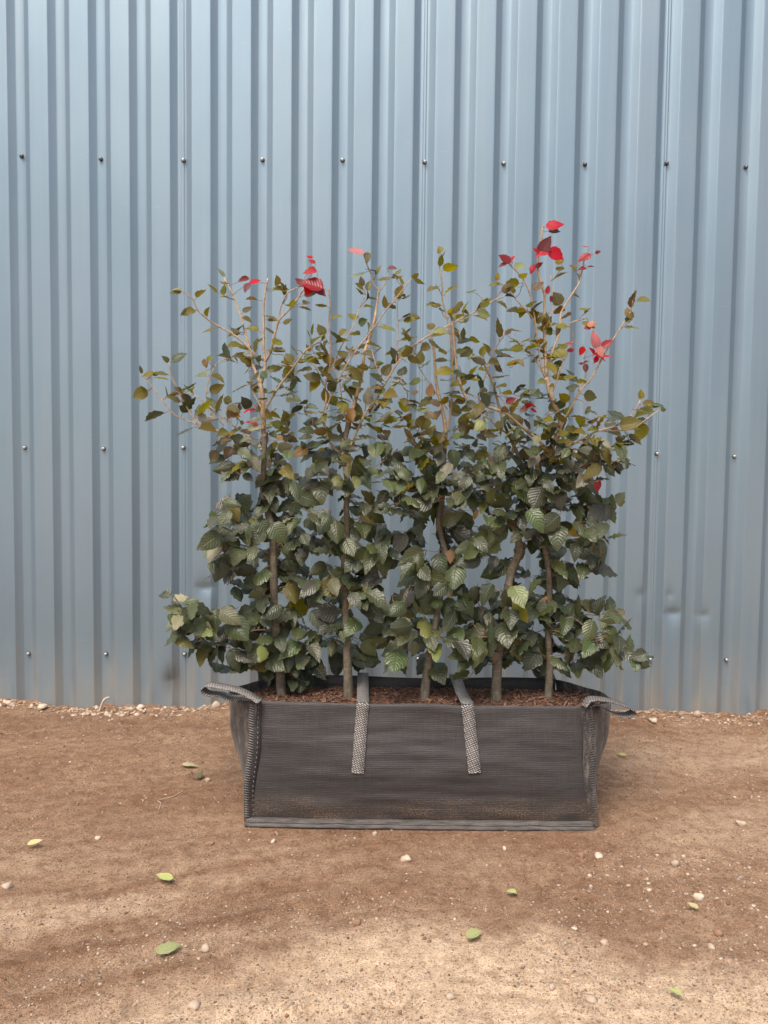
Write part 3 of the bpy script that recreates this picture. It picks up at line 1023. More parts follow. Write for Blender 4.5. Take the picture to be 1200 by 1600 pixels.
# traced boughs: tree, start radius px, end radius px, points, depth shift at the tip
BOUGHS = [
    (0, 4.0, 1.7, [(407, 600), (413, 584), (414, 566), (412, 549), (412, 509), (412.5, 470), (418.5, 435)], 0.02),
    (0, 3.2, 1.5, [(414, 566), (423, 549), (429, 524), (436, 500), (457, 478), (475, 451)], -0.06),
    (0, 1.8, 1.0, [(436, 500), (438, 481), (450, 457), (467, 448)], -0.02),
    (0, 3.2, 1.4, [(407, 600), (397, 575), (392, 554), (386, 530), (375, 491), (364, 461), (350, 434)], 0.07),
    (0, 2.4, 1.0, [(412, 563), (397, 553), (379, 534), (362, 521), (328, 502), (309, 485), (300, 466), (285, 455)], -0.08),
    (0, 2.8, 1.2, [(411, 645), (431, 611), (459, 573), (478, 547), (502, 533)], -0.10),
    (0, 2.4, 1.0, [(412, 700), (380, 690), (343, 674), (310, 664), (288, 630), (270, 593), (264, 567)], -0.05),
    (0, 1.5, 0.8, [(310, 664), (273, 648), (248, 619), (229, 593), (222, 585)], -0.02),
    (0, 1.8, 0.9, [(412, 690), (385, 680), (361, 663), (339, 644), (306, 619), (290, 612)], 0.08),
    (0, 1.3, 0.8, [(350, 665), (321, 633), (325, 597), (339, 567), (358, 563)], 0.06),
    (0, 1.5, 0.8, [(410, 640), (398, 618), (392, 600), (388, 575)], 0.06),
    (0, 2.0, 0.9, [(428, 985), (395, 985), (350, 1008), (322, 1002), (303, 985), (285, 950), (272, 932)], -0.10),
    (0, 2.0, 0.9, [(427, 868), (405, 858), (373, 850), (350, 825), (335, 800)], -0.08),
    (1, 2.6, 1.3, [(535, 712), (514, 690), (504, 651), (510, 623), (508, 604), (515, 576), (516, 539), (514, 501), (516, 475), (513, 449)], -0.05),
    (1, 1.3, 0.8, [(508, 604), (491, 569), (486, 550)], 0.05),
    (1, 1.8, 0.9, [(510, 640), (517, 619), (538, 576), (559, 544), (581, 516), (602, 486), (619, 466), (643, 435)], -0.09),
    (1, 1.4, 0.8, [(512, 596), (531, 545), (551, 512), (562, 480), (574, 456)], 0.08),
    (1, 1.6, 1.0, [(592, 454), (583, 443), (581, 432), (574, 415), (571, 408)], -0.02),
    (1, 1.4, 0.8, [(592, 456), (602, 443), (607, 425)], 0.02),
    (1, 2.4, 1.0, [(540, 715), (570, 647), (591, 619), (604, 595), (621, 567), (641, 544), (667, 526), (700, 509), (744, 486), (772, 469), (788, 463)], -0.12),
    (1, 1.4, 0.7, [(619, 567), (620, 540), (622, 513), (621, 490), (621, 469)], 0.0),
    (1, 1.4, 0.8, [(600, 610), (594, 591), (583, 556), (580, 540)], 0.05),
    (1, 1.6, 0.9, [(541, 660), (534, 625), (531, 599), (520, 570)], 0.07),
    (1, 1.8, 0.9, [(543, 828), (560, 815), (572, 803), (590, 795), (625, 785)], -0.08),
    (2, 2.4, 1.1, [(697, 677), (705, 640), (707, 575), (705, 536), (699, 499), (691, 469), (691, 446), (687, 418)], -0.06),
    (2, 1.5, 0.8, [(699, 640), (672, 600), (655, 575), (648, 555)], 0.05),
    (2, 1.5, 0.8, [(694, 715), (665, 690), (640, 660), (612, 640)], -0.08),
    (2, 1.8, 0.9, [(690, 780), (676, 765), (650, 752), (600, 752), (560, 757)], -0.10),
    (2, 1.4, 0.8, [(694, 700), (720, 660), (745, 630), (748, 622)], 0.05),
    (3, 3.4, 2.2, [(856, 706), (841, 687), (817, 668), (791, 646), (760, 635), (735, 630), (722, 609), (714, 579), (710, 546), (707, 502)], -0.08),
    (3, 3.6, 1.6, [(854, 590), (852, 549), (850, 505), (851, 461), (841, 428), (841, 402), (847.5, 361), (849, 352)], 0.0),
    (3, 2.8, 1.2, [(855, 592), (856, 571), (863, 549), (873, 523), (877, 488), (893, 461), (904, 444), (909, 426), (914, 400)], 0.06),
    (3, 2.4, 1.1, [(852, 590), (846, 574), (838, 514), (830, 465), (818, 435), (797, 414)], -0.06),
    (3, 1.5, 0.8, [(836, 508), (831, 495), (810, 472), (787, 446), (776, 440)], -0.05),
    (3, 1.6, 0.9, [(852, 545), (853, 505), (862, 490), (865, 470), (860, 430)], 0.08),
    (3, 2.4, 1.1, [(862, 702), (885, 650), (904, 615), (926, 588), (952, 540), (985, 488), (989, 470)], -0.10),
    (3, 1.8, 1.0, [(862, 615), (869, 597), (882, 562), (896, 531), (891, 505), (917, 497)], -0.09),
    (3, 1.3, 0.8, [(905, 612), (914, 590), (918, 570), (912, 560)], 0.02),
    (3, 3.0, 1.2, [(850, 745), (862, 742), (880, 738), (906, 730), (928, 718), (938, 706), (952, 700)], -0.10),
    (3, 2.4, 1.1, [(852, 725), (885, 700), (928, 676), (957, 667), (983, 654), (1001, 625)], -0.04),
    (3, 1.6, 0.9, [(940, 674), (987, 671), (1018, 649), (1031, 640)], 0.06),
    (3, 1.4, 0.8, [(846, 580), (838, 565), (826, 545), (812, 535)], 0.04),
    (4, 1.8, 0.9, [(795, 680), (770, 660), (748, 622), (761, 579), (772, 547), (789, 523)], -0.09),
    (4, 1.6, 0.8, [(814, 722), (790, 752), (752, 762), (725, 762), (690, 745)], -0.12),
    (4, 2.0, 0.9, [(857, 975), (895, 965), (925, 990), (955, 1020), (1000, 1028)], -0.10),
    (4, 1.8, 0.9, [(857, 985), (890, 965), (920, 960), (955, 965), (975, 968)], -0.04),
    (4, 1.6, 0.8, [(851, 858), (880, 845), (915, 840), (945, 842)], -0.08),
    (4, 1.6, 0.8, [(840, 800), (880, 790), (930, 785), (960, 793)], -0.06),
]
nodes_p, nodes_t, nodes_px = [], [], []         # points the twigs may grow from


def add_nodes(pts, tree, step=1):
    for p in pts[::step]:
        nodes_p.append(tuple(p))
        nodes_t.append(tree)
        nodes_px.append(project(p))


for i, (lab, bx) in enumerate(TLAB):
    base = at(*TRUNKS[i][0], TY[i])
    root = empty('beech_tree', base, lab, 'beech tree', 'beech trees planted in a row in the bag')
    pts = []
    wob = random.Random(50 + i)
    for k, (px, py) in enumerate(TRUNKS[i]):
        pts.append(at(px, py, TY[i] + (0 if k == 0 else wob.uniform(-0.012, 0.012))))
    pts[0].z = SOIL_Z - 0.02
    line = smooth_line(pts, 5)
    r0, r1 = TRAD[i][0] / 515, TRAD[i][1] / 515
    knob = random.Random(i)
    ph = knob.uniform(0, 6)

    def rad(s, r0=r0, r1=r1, ph=ph):
        flare = 0.35 * math.exp(-s * 26)
        return (r0 + (r1 - r0) * s ** 0.9) * (1 + flare + 0.05 * math.sin(s * 37 + ph) + 0.05 * math.sin(s * 71 + 2 * ph))
    v, f = tube([p - base for p in line], rad, 10)
    tr = link('trunk', mesh('trunk', v, f), M['trunk'], root)
    tr.data.materials.append(M['branch'])            # the young wood above is paler, with overhead sunlight painted in
    tr.data.polygons.foreach_set('material_index', [1 if p.center.z + base.z > 1.13 + 0.05 * math.sin(i * 2) else 0 for p in tr.data.polygons])
    TREES.append(dict(root=root, base=base, leaves=[], twigs=Bag()))
    add_nodes(line[6:], i, 2)


def y_on_tree(i, px, py):
    """depth of the nearest node of the tree to a pixel"""
    best, by = 1e9, TY[i]
    for k in range(len(nodes_p)):
        if nodes_t[k] == i:
            q = nodes_px[k]
            d = (q[0] - px) ** 2 + (q[1] - py) ** 2
            if d < best:
                best, by = d, nodes_p[k][1]
    return by


BLINES = []
for (i, ra, rb, pxs, dy) in BOUGHS:
    y0 = y_on_tree(i, *pxs[0])
    n = len(pxs)
    pts = [at(px, py, y0 + dy * (k / (n - 1)) ** 1.2) for k, (px, py) in enumerate(pxs)]
    line = smooth_line(pts, 4, 0.45)
    v, f = tube([p - TREES[i]['base'] for p in line], lambda s, a=ra / 680, b=rb / 620: (a + (b - a) * s) * (1 + 0.07 * math.sin(s * 40)), 7)
    pale = pxs[len(pxs) // 2][1] < 690
    link('branch', mesh('branch', v, f), M['branch'] if pale else M['trunk'], TREES[i]['root'])
    add_nodes(line[2:], i, 1)
    BLINES.append((i, line, pxs))

# ---- silhouette of the hedge and the openings one sees the wall through
OUT = [(345, 690), (332, 716), (352, 742), (400, 752), (395, 778), (345, 782), (328, 800), (325, 830), (330, 885), (352, 905), (368, 925), (345, 950),
       (300, 945), (275, 925), (262, 975), (268, 1010), (318, 1030), (355, 1048), (402, 1040), (430, 1066), (485, 1080), (530, 1045), (590, 1036),
       (640, 1040), (690, 1055), (740, 1052), (790, 1038), (830, 1046), (880, 1046), (928, 1042), (968, 1028), (1000, 1045), (1022, 1028), (985, 1012),
       (968, 992), (986, 965), (948, 936), (915, 944), (885, 925), (900, 905), (945, 890), (942, 852), (952, 835), (930, 812), (975, 796),
       (945, 775), (940, 752), (988, 718), (985, 690), (1000, 665), (960, 640), (900, 620), (900, 560), (890, 450), (820, 450), (720, 450), (640, 460), (500, 450), (420, 480), (350, 520), (330, 600), (345, 660)]
GAPS = [(580, 764, 26, 11), (519, 792, 16, 24), (622, 817, 30, 15), (672, 840, 15, 32), (708, 795, 12, 10), (614, 903, 12, 17), (601, 922, 12, 9),
        (519, 880, 20, 13), (740, 901, 30, 13), (777, 908, 17, 15), (790, 848, 12, 17), (832, 880, 17, 28), (753, 806, 7, 9), (878, 808, 22, 9),
        (453, 721, 8, 8), (385, 765, 22, 13), (386, 850, 17, 7), (414, 876, 8, 10), (497, 872, 15, 9), (370, 942, 22, 12), (447, 942, 10, 15),
        (508, 1030, 9, 17), (566, 972, 11, 26), (592, 1052, 25, 8), (838, 981, 14, 9), (822, 1050, 28, 13), (742, 1052, 22, 9), (890, 926, 24, 12),
        (610, 800, 12, 8), (652, 735, 10, 8), (620, 690, 12, 22), (580, 690, 8, 14), (700, 1020, 8, 8), (885, 870, 14, 8), (480, 800, 8, 8)]


def inside(px, py):
    c = False
    j = len(OUT) - 1
    for i in range(len(OUT)):
        (xi, yi), (xj, yj) = OUT[i], OUT[j]
        if (yi > py) != (yj > py) and px < (xj - xi) * (py - yi) / (yj - yi) + xi:
            c = not c
        j = i
    return c


def in_gap(px, py, g=0.0):
    for gx, gy, a, b in GAPS:
        if ((px - gx) / (a + g)) ** 2 + ((py - gy) / (b + g)) ** 2 < 1:
            return True
    return False


def stem_line(i):
    q = sorted((b, a) for a, b in TRUNKS[i])
    return [p[0] for p in q], [p[1] for p in q]


STEMS = [(stem_line(0), 835, 945), (stem_line(0), 1050, 1090), (stem_line(1), 765, 835), (stem_line(1), 915, 965), (stem_line(1), 1010, 1090), (stem_line(2), 775, 880), (stem_line(2), 1020, 1090),
         (stem_line(3), 840, 930), (stem_line(3), 1030, 1090), (stem_line(4), 850, 930), (stem_line(4), 985, 1090)]
CELL = 5
cov = np.zeros((1100 // CELL + 2, 1200 // CELL + 2), dtype=np.int16)
gyy, gxx = np.mgrid[0:cov.shape[0], 0:cov.shape[1]]


def mark(cx, cy, ax, ay, L, W):
    """mark the ellipse of one leaf on the coverage grid (axis in pixels)"""
    n_ = math.hypot(ax, ay) or 1
    ux, uy = ax / n_, ay / n_
    r = int(max(L, W) / 2 / CELL) + 2
    x0, y0 = int(cx / CELL), int(cy / CELL)
    ys_, xs_ = slice(max(y0 - r, 0), y0 + r + 1), slice(max(x0 - r, 0), x0 + r + 1)
    dx, dy = gxx[ys_, xs_] * CELL + 2.5 - cx, gyy[ys_, xs_] * CELL + 2.5 - cy
    a, b = dx * ux + dy * uy, -dx * uy + dy * ux
    cov[ys_, xs_] += (((a / (L / 2)) ** 2 + (b / (W / 2)) ** 2) < 1).astype(np.int16)


def rv(s=1.0):
    return Vector((rng.gauss(0, s), rng.gauss(0, s), rng.gauss(0, s)))


def put_leaf(tree, base, d, n, L, kind, wide=1.0, keep=False):
    m = leaf_matrix(base, d, n, L, wide)
    c = base + d.normalized() * L * 0.55
    b = project(base + d.normalized() * L * 0.1)
    t = project(base + d.normalized() * L)
    s = project(c + m.to_3x3().col[0] * 0.34)
    cc = project(c)
    LL, WW = math.hypot(t[0] - b[0], t[1] - b[1]), 2 * math.hypot(s[0] - cc[0], s[1] - cc[1])
    mark(cc[0], cc[1], t[0] - b[0], t[1] - b[1], max(LL, 7), max(WW, 5))
    size = max(LL, 6) * max(WW, 5) * (1.6 - (c.y - 2.1)) + (1e6 if keep else 0)
    TREES[tree]['leaves'].append((size, m, kind, rng.randrange(8) + (8 if cc[1] < rng.uniform(600, 800) or kind in ('red', 'darkred', 'pink') else 0)))


def kind_for(py, px=600):
    r = rng.random()
    if py < 580:
        return 'olive' if r < 0.70 else 'bronze' if r < 0.82 else 'green' if r < 0.92 else 'dark'
    if py < 690:
        return 'olive' if r < 0.50 else 'bronze' if r < 0.58 else 'dark' if r < 0.84 else 'green' if r < 0.94 else 'pale'
    if py < 740:
        return 'dark' if r < 0.62 else 'olive' if r < 0.80 else 'purple' if r < 0.88 else 'pale' if r < 0.96 else 'bronze'
    if py < 930:
        return 'dark' if r < 0.79 else 'purple' if r < 0.89 else 'olive' if r < 0.92 else 'green' if r < 0.98 else 'pale'
    return 'dark' if r < 0.74 else 'purple' if r < 0.81 else 'green' if r < 0.96 else 'olive' if r < 0.97 else 'pale'


# ---- red and pink young leaves, placed where the photo has them: tree, px, py, length px, direction, kind
REDS = [
    (0, 381, 437, 22, 200, 'darkred'), (0, 398, 440, 22, 10, 'red'), (0, 386, 449, 20, 250, 'darkred'),
    (0, 485, 424, 26, 185, 'red'), (0, 488, 445, 42, 160, 'darkred'), (0, 500, 455, 26, 320, 'darkred'), (0, 482, 452, 26, 250, 'red'), (0, 470, 441, 22, 150, 'darkred'),
    (0, 484, 401, 13, 170, 'red'), (0, 488, 408, 14, 150, 'red'),
    (1, 557, 393, 32, 175, 'pink'), (1, 613, 419, 16, 5, 'darkred'), (1, 574, 402, 20, 270, 'olive'),
    (3, 866, 350, 34, 15, 'red'), (3, 851, 385, 36, 60, 'darkred'), (3, 848, 394, 30, 200, 'red'), (3, 868, 397, 34, 330, 'red'), (3, 857, 394, 24, 10, 'red'), (3, 838, 391, 18, 165, 'red'),
    (3, 832, 420, 18, 250, 'red'), (3, 842, 414, 15, 30, 'darkred'),
    (3, 790, 404, 26, 160, 'darkred'), (3, 797, 405, 20, 30, 'red'), (3, 786, 414, 15, 200, 'darkred'),
    (3, 914, 385, 15, 180, 'red'), (3, 914, 401, 28, 210, 'darkred'), (3, 934, 394, 11, 20, 'darkred'), (3, 910, 420, 16, 190, 'darkred'), (3, 924, 417, 14, 10, 'darkred'),
    (3, 856, 453, 16, 80, 'darkred'), (3, 861, 467, 12, 270, 'darkred'), (3, 874, 461, 13, 0, 'darkred'),
    (3, 932, 532, 30, 100, 'pink'), (3, 948, 537, 24, 30, 'red'), (3, 938, 549, 20, 290, 'pink'), (3, 909, 548, 18, 250, 'red'), (3, 925, 549, 18, 130, 'red'), (3, 936, 557, 26, 340, 'red'),
    (3, 950, 556, 18, 0, 'red'), (3, 931, 562, 18, 240, 'red'), (3, 890, 537, 16, 180, 'red'), (3, 891, 547, 18, 200, 'red'), (3, 915, 566, 12, 200, 'darkred'), (3, 925, 506, 17, 20, 'pink'), (3, 918, 512, 16, 200, 'red'),
    (3, 915, 575, 16, 270, 'darkred'), (3, 908, 568, 9, 180, 'darkred'),
    (4, 798, 626, 22, 30, 'red'), (4, 793, 622, 15, 170, 'red'), (4, 826, 634, 22, 10, 'red'), (4, 818, 640, 17, 200, 'pink'), (4, 834, 641, 14, 320, 'red'),
    (0, 385, 643, 17, 200, 'red'), (0, 395, 641, 13, 10, 'red'), (0, 397, 660, 15, 340, 'red'), (0, 388, 659, 10, 180, 'red'),
    (3, 934, 757, 24, 260, 'red'), (4, 922, 880, 18, 310, 'pink'), (2, 700, 803, 16, 300, 'brown'), (2, 743, 803, 20, 250, 'brown'),
    (2, 742, 877, 17, 100, 'brown'), (3, 774, 1028, 24, 260, 'brown'), (4, 852, 934, 13, 20, 'brown'), (2, 672, 610, 24, 80, 'brown'), (0, 436, 684, 16, 150, 'brown'),
    (2, 704, 869, 26, 270, 'brown'), (2, 683, 927, 20, 300, 'brown'), (0, 508, 908, 30, 60, 'pale'), (0, 396, 668, 24, 20, 'pale'), (1, 548, 690, 22, 340, 'pale'),
]


def nearest(tree, px, py, p=None):
    best, bk = 1e18, 0
    for k in range(len(nodes_p)):
        if tree is not None and nodes_t[k] != tree:
            continue
        q = nodes_px[k]
        d = (q[0] - px) ** 2 + (q[1] - py) ** 2
        if d < best:
            best, bk = d, k
    return bk, math.sqrt(best)


def twig(tree, a, b, r=0.0011, sag=0.0):
    m = (a + b) / 2 + rv(0.12 * (a - b).length) + Vector((0, 0, sag))
    ln = smooth_line([a, m, b], 3)
    v, f = tube([p - TREES[tree]['base'] for p in ln], lambda s: r * (1.25 - 0.5 * s), 5)
    TREES[tree]['twigs'].add(v, f)
    return ln


for (t, px, py, Lp, ang, kind) in REDS:
    k, dist = nearest(t, px, py)
    q = Vector(nodes_p[k])
    y = q.y - rng.uniform(0.005, 0.03)
    c = at(px, py, y)
    L = Lp / 515 * (0.98 if kind != 'red' else 0.90)
    a = R(ang)
    d = Vector((math.cos(a), rng.uniform(-0.45, 0.1), math.sin(a)))
    n = Vector((rng.uniform(-0.4, 0.4), -0.85, rng.uniform(0.0, 0.7)))
    if kind in ('red', 'darkred') and abs(math.sin(a)) < 0.35 and rng.random() < 0.5:
        n = Vector((0, -0.45, 0.9))
    base = c - d.normalized() * L * 0.5
    put_leaf(t, base, d, n, L, kind, rng.uniform(0.78, 1.05), keep=True)
    twig(t, q, base, 0.0008)

# ---- leaves set alternately along the traced boughs
for (i, line, pxs) in BLINES:
    acc, side = 0.0, 1
    for k in range(2, len(line)):
        seg = (line[k] - line[k - 1])
        acc += seg.length
        px, py = project(line[k])
        step = 0.031 if py < 640 else 0.022
        if acc < step * rng.uniform(0.6, 1.5):
            continue
        acc = 0
        side = -side
        if py < 640 and any(math.hypot(q[1] - px, q[2] - py) < 15 for q in REDS):
            continue
        tdir = seg.normalized()
        out = tdir.cross(Vector((0, 1, 0))) * side
        end = k / len(line)
        d = (tdir * rng.uniform(0.2, 0.7) + out * 0.8 + rv(0.35)).normalized()
        d.z = d.z * 0.6 - 0.05
        top = py < 640
        n = Vector((0, -0.35, 0.8)) + rv(0.42 if top else 0.35)
        L = rng.uniform(0.040, 0.066) if top else rng.uniform(0.05, 0.075)
        if py < 520:
            L *= 0.85
        st = rng.uniform(0.004, 0.018)
        b = line[k] + d * st
        cpx = project(b + d * L * 0.5)
        if py > 690 and in_gap(*cpx):
            continue
        put_leaf(i, b, d, n, L, kind_for(py), rng.uniform(0.85, 1.15), keep=top)
        if st > 0.008:
            twig(i, line[k], b, 0.0009)
        if top and rng.random() < 0.40:                      # a short side shoot with two more leaves
            q = line[k] + (d * 0.6 + Vector((rng.gauss(0, 0.4), rng.gauss(0, 0.4), rng.uniform(0, 0.9)))).normalized() * rng.uniform(0.025, 0.06)
            ln = twig(i, line[k], q, 0.0010)
            add_nodes(ln[2:], i, 2)
            for e in (0.6, 1.0):
                dd = ((q - line[k]).normalized() * 0.5 + rv(0.5)).normalized()
                put_leaf(i, line[k].lerp(q, e), dd, Vector((0, -0.3, 0.8)) + rv(0.4), rng.uniform(0.028, 0.046), kind_for(py), rng.uniform(0.85, 1.1), keep=True)
    # terminal leaf
    tip = project(line[-1])
    if tip[1] < 690 and not any(math.hypot(q[1] - tip[0], q[2] - tip[1]) < 26 for q in REDS):
        d = (line[-1] - line[-3]).normalized() + rv(0.3)
        put_leaf(i, line[-1], d, Vector((0, -0.5, 0.7)) + rv(0.4), rng.uniform(0.025, 0.04), kind_for(project(line[-1])[1]), 0.9, keep=True)

# ---- fill the body of the hedge, growing new twigs from the nearest wood
NP = np.array(nodes_px)
NT_ = list(nodes_t)
ND = [Vector(p) for p in nodes_p]
ADD = []
counts = [0] * 5


def target(px, py):
    if py < 540:
        return 0.03 if 470 < px < 640 or 680 < px < 740 or 800 < px < 890 else 0.01
    if py < 600:
        return 0.20 if 370 < px < 900 else 0.05
    if py < 650:
        return 0.22 + 0.26 * (py - 600) / 50
    if py < 700:
        return 0.48 + 0.47 * (py - 650) / 50
    return 0.98


tries, placed = 0, 0
pts_arr = np.zeros((6000, 2))
pn = len(NP)
pts_arr[:pn] = NP
while tries < 10500 and placed < 2300:
    tries += 1
    px, py = rng.uniform(262, 1024), rng.uniform(450, 1078)
    if not inside(px, py) or in_gap(px, py, 3):
        continue
    c = cov[int(py / CELL), int(px / CELL)]
    tg = target(px, py)
    # occasional thin spots so that the cover is uneven
    thin = mnoise.noise(Vector((px / 38.0, py / 26.0, 2.0)))
    if c == 0:
        if rng.random() > tg * (1.0 if thin > -0.22 else 0.30):
            continue
    elif rng.random() > (0.20 if c == 1 else 0.04) * tg * sstep(660, 740, py) * (1.5 if thin > 0.1 else 0.6):
        continue
    dd = (pts_arr[:pn, 0] - px) ** 2 + (pts_arr[:pn, 1] - py) ** 2 * 1.2
    k = int(np.argmin(dd))
    tree = NT_[k]
    q = ND[k]
    y = q.y + rng.gauss(-0.015, 0.05) if c == 0 else q.y + rng.gauss(0.02, 0.075)
    y = min(max(y, 2.20), 2.52)
    for tx, ya, yb in STEMS:                      # boles that stay bare in the photo: leaves there hang behind
        if ya < py < yb and abs(px - np.interp(py, *tx)) < 13:
            y = max(y, 2.42) + rng.uniform(0, 0.06)
            break
    C = at(px, py, y)
    low = py > 700
    L = rng.uniform(0.054, 0.088) if py > 760 else rng.uniform(0.046, 0.072) if low else rng.uniform(0.036, 0.058)
    if py > 940 and rng.random() < 0.35:
        L *= 1.15
    o = C - q
    o = o.normalized() if o.length > 1e-4 else rv()
    d = Vector((o.x * 0.9 + rng.gauss(0, 0.45), o.y * 0.5 - 0.40 + rng.gauss(0, 0.35), rng.gauss(-0.32 if low else -0.05, 0.28)))
    flat = rng.random() < 0.62
    n = Vector((0, (-0.30 if flat else -0.8) if low else -0.3, 0.9 if flat else 0.5)) + rv(0.30 if low else 0.45)
    d = (d - n.normalized() * d.normalized().dot(n.normalized()) * 0.6)
    if d.length < 0.1:
        continue
    d.normalize()
    base = C - d * L * 0.55
    put_leaf(tree, base, d, n, L, kind_for(py, px), rng.uniform(0.88, 1.18))
    ln = twig(tree, q, base, 0.0011 if low else 0.0010, -0.002)
    placed += 1
    for p in ln[3:-1:2]:
        if pn < 6000:
            pts_arr[pn] = project(p)
            NT_.append(tree)
            ND.append(p)
            pn += 1

KINDLAB = {'red': 'bright red young leaf', 'darkred': 'dark crimson young leaf', 'pink': 'pale pink young leaf', 'brown': 'dry brown withered leaf'}
for i, T in enumerate(TREES):
    lv = sorted(T['leaves'], key=lambda q: -q[0])
    for (_, m, kind, k) in lv[:300]:
        o = bpy.data.objects.new('leaf', leaf_mesh(kind, k))
        col.objects.link(o)
        o.parent = T['root']
        m2 = m.copy()
        m2.translation = m.translation - T['base']
        o.matrix_local = m2
        if kind in KINDLAB:
            o['label'] = KINDLAB[kind]
    rest = lv[300:]
    if rest:
        kinds = sorted({q[2] for q in rest})
        B = Bag()
        for (_, m, kind, k) in rest:
            v, f, u = LG[k]
            m2 = m.copy()
            m2.translation = m.translation - T['base']
            B.add([m2 @ q for q in v], f, u, kinds.index(kind))
        o = B.build('foliage', [LEAF[q] for q in kinds], T['root'])
        o['kind'] = 'stuff'
    o = T['twigs'].build('twigs', M['twig'], T['root'])
    o['kind'] = 'stuff'
    print('tree', i, 'leaves', len(lv))


# ------------------------------------------------------------------ things lying on the ground
def gz(x, y):
    return float(soil_height(np.array([x]), np.array([y]))[0])


def rock(seed, sub=1, flat=0.6):
    r = random.Random(seed)
    bm = bmesh.new()
    bmesh.ops.create_icosphere(bm, subdivisions=sub, radius=1.0)
    off = Vector((r.uniform(0, 50), r.uniform(0, 50), r.uniform(0, 50)))
    sx, sy = r.uniform(0.8, 1.15), r.uniform(0.65, 0.95)
    for v in bm.verts:
        k = 1 + 0.50 * mnoise.noise(v.co * 1.0 + off) + 0.24 * mnoise.noise(v.co * 2.4 + off)
        v.co = Vector((v.co.x * sx, v.co.y * sy, v.co.z * flat)) * k
    vs_ = [v.co.copy() for v in bm.verts]
    fs = [tuple(v.index for v in f.verts) for f in bm.faces]
    bm.free()
    return vs_, fs


ROCKS = [rock(k, 1, 0.45 + 0.04 * (k % 6)) for k in range(10)]
RV = [np.array([tuple(q) for q in v]) for v, f in ROCKS]
RF = np.array(ROCKS[0][1])
nrg = np.random.default_rng(5)
PV, PM = [], []


def scatter(n, x0, x1, y0, y1, r0, r1, sandy=True, white=0.12, brown=0.35, spread=2.2):
    x, y = nrg.uniform(x0, x1, n), nrg.uniform(y0, y1, n)
    ok = ~((x > BL.x - 0.07) & (x < BR.x + 0.07) & (y > BF - 0.03) & (y < BB + 0.02))
    clump = 0.55 + 0.6 * vnoise(x * 5, y * 7, 61)
    pr = (0.25 + 0.75 * sand_mask(x, y) if sandy else 1.0) * clump
    ok &= nrg.random(n) < pr
    x, y = x[ok], y[ok]
    n = len(x)
    r = r0 * (r1 / r0) ** (nrg.random(n) ** spread)
    q = nrg.random(n)
    m = np.where(q < white, 2, np.where(q < white + brown, 1, 0))
    a = nrg.uniform(0, 6.283, n)
    z = soil_height(x, y)
    for k in range(10):
        g = np.arange(n) % 10 == k
        v = RV[k][None] * (r[g] * nrg.uniform(0.8, 1.2, g.sum()))[:, None, None]
        ca, sa = np.cos(a[g])[:, None], np.sin(a[g])[:, None]
        PV.append(np.stack([x[g][:, None] + v[..., 0] * ca - v[..., 1] * sa, y[g][:, None] + v[..., 0] * sa + v[..., 1] * ca,
                            (z[g] + 0.10 * r[g])[:, None] + v[..., 2]], -1).reshape(-1, 3))
        PM.append(np.repeat(m[g], len(RF)))


scatter(17000, -1.0, 1.0, 1.28, 1.80, 0.0011, 0.0042, True, 0.09, 0.42, 1.2)
scatter(18000, -1.3, 1.4, 1.72, 2.4, 0.0012, 0.0042, True, 0.06, 0.60, 1.2)
scatter(12000, -1.8, 1.8, 2.3, 3.2, 0.0015, 0.0052, False, 0.06, 0.66, 1.3)
scatter(900, -1.0, 1.0, 1.28, 1.80, 0.003, 0.0068, True, 0.08, 0.3)
scatter(420, -1.3, 1.4, 1.8, 3.1, 0.003, 0.0062, False, 0.1, 0.6)
scatter(700, 0.40, 1.08, 1.62, 2.02, 0.0022, 0.0085, False, 0.35, 0.2)
scatter(800, -1.85, 1.85, 3.10, 3.235, 0.003, 0.012, False, 0.35)
scatter(220, -1.62, -0.75, 3.14, 3.225, 0.006, 0.017, False, 0.6, 0.2)
PV, PM = np.concatenate(PV), np.concatenate(PM)
nr = len(PV) // len(RV[0])
PF = (RF[None] + (np.arange(nr) * len(RV[0]))[:, None, None]).reshape(-1, 3)
pm = bpy.data.meshes.new('gravel')
pm.vertices.add(len(PV))
pm.vertices.foreach_set('co', PV.ravel())
pm.loops.add(PF.size)
pm.loops.foreach_set('vertex_index', PF.ravel())
pm.polygons.add(len(PF))
pm.polygons.foreach_set('loop_start', np.arange(0, PF.size, 3))
for k in ('stone', 'stone_brown', 'stone_white'):
    pm.materials.append(M[k])
pm.polygons.foreach_set('material_index', PM.astype(np.int32))
pm.update(calc_edges=True)
o = link('gravel', pm, None, None, False)
tag(o, 'small pebbles and grit scattered over the dirt and along the wall foot', 'gravel', None, 'stuff')
deb = Bag()
for i in range(900):
    x, y = rng.uniform(-1.9, 1.9), WALL_Y - DEP - 0.01 - abs(rng.gauss(0, 0.05))
    L, W = rng.uniform(0.006, 0.026), rng.uniform(0.0012, 0.003)
    a, tl = rng.uniform(-0.9, 0.9), rng.uniform(-0.3, 0.5)
    d = Vector((math.cos(a) * math.cos(tl), math.sin(a) * math.cos(tl) * 0.5, math.sin(tl)))
    s = d.orthogonal().normalized()
    n_ = d.cross(s).normalized()
    c = Vector((x, y, gz(x, y) + 0.003))
    vv = [c + d * (sx * L / 2) + s * (sy * W) + n_ * (sz * W * 0.4) for sx in (-1, 1) for sy in (-1, 1) for sz in (-1, 1)]
    deb.add(vv, [(0, 1, 3, 2), (4, 6, 7, 5), (0, 4, 5, 1), (2, 3, 7, 6), (0, 2, 6, 4), (1, 5, 7, 3)])
o = deb.build('bark_litter', M['litter'], None, smooth=False)
tag(o, 'bark shreds and plant litter lying along the foot of the wall', 'litter', None, 'stuff')

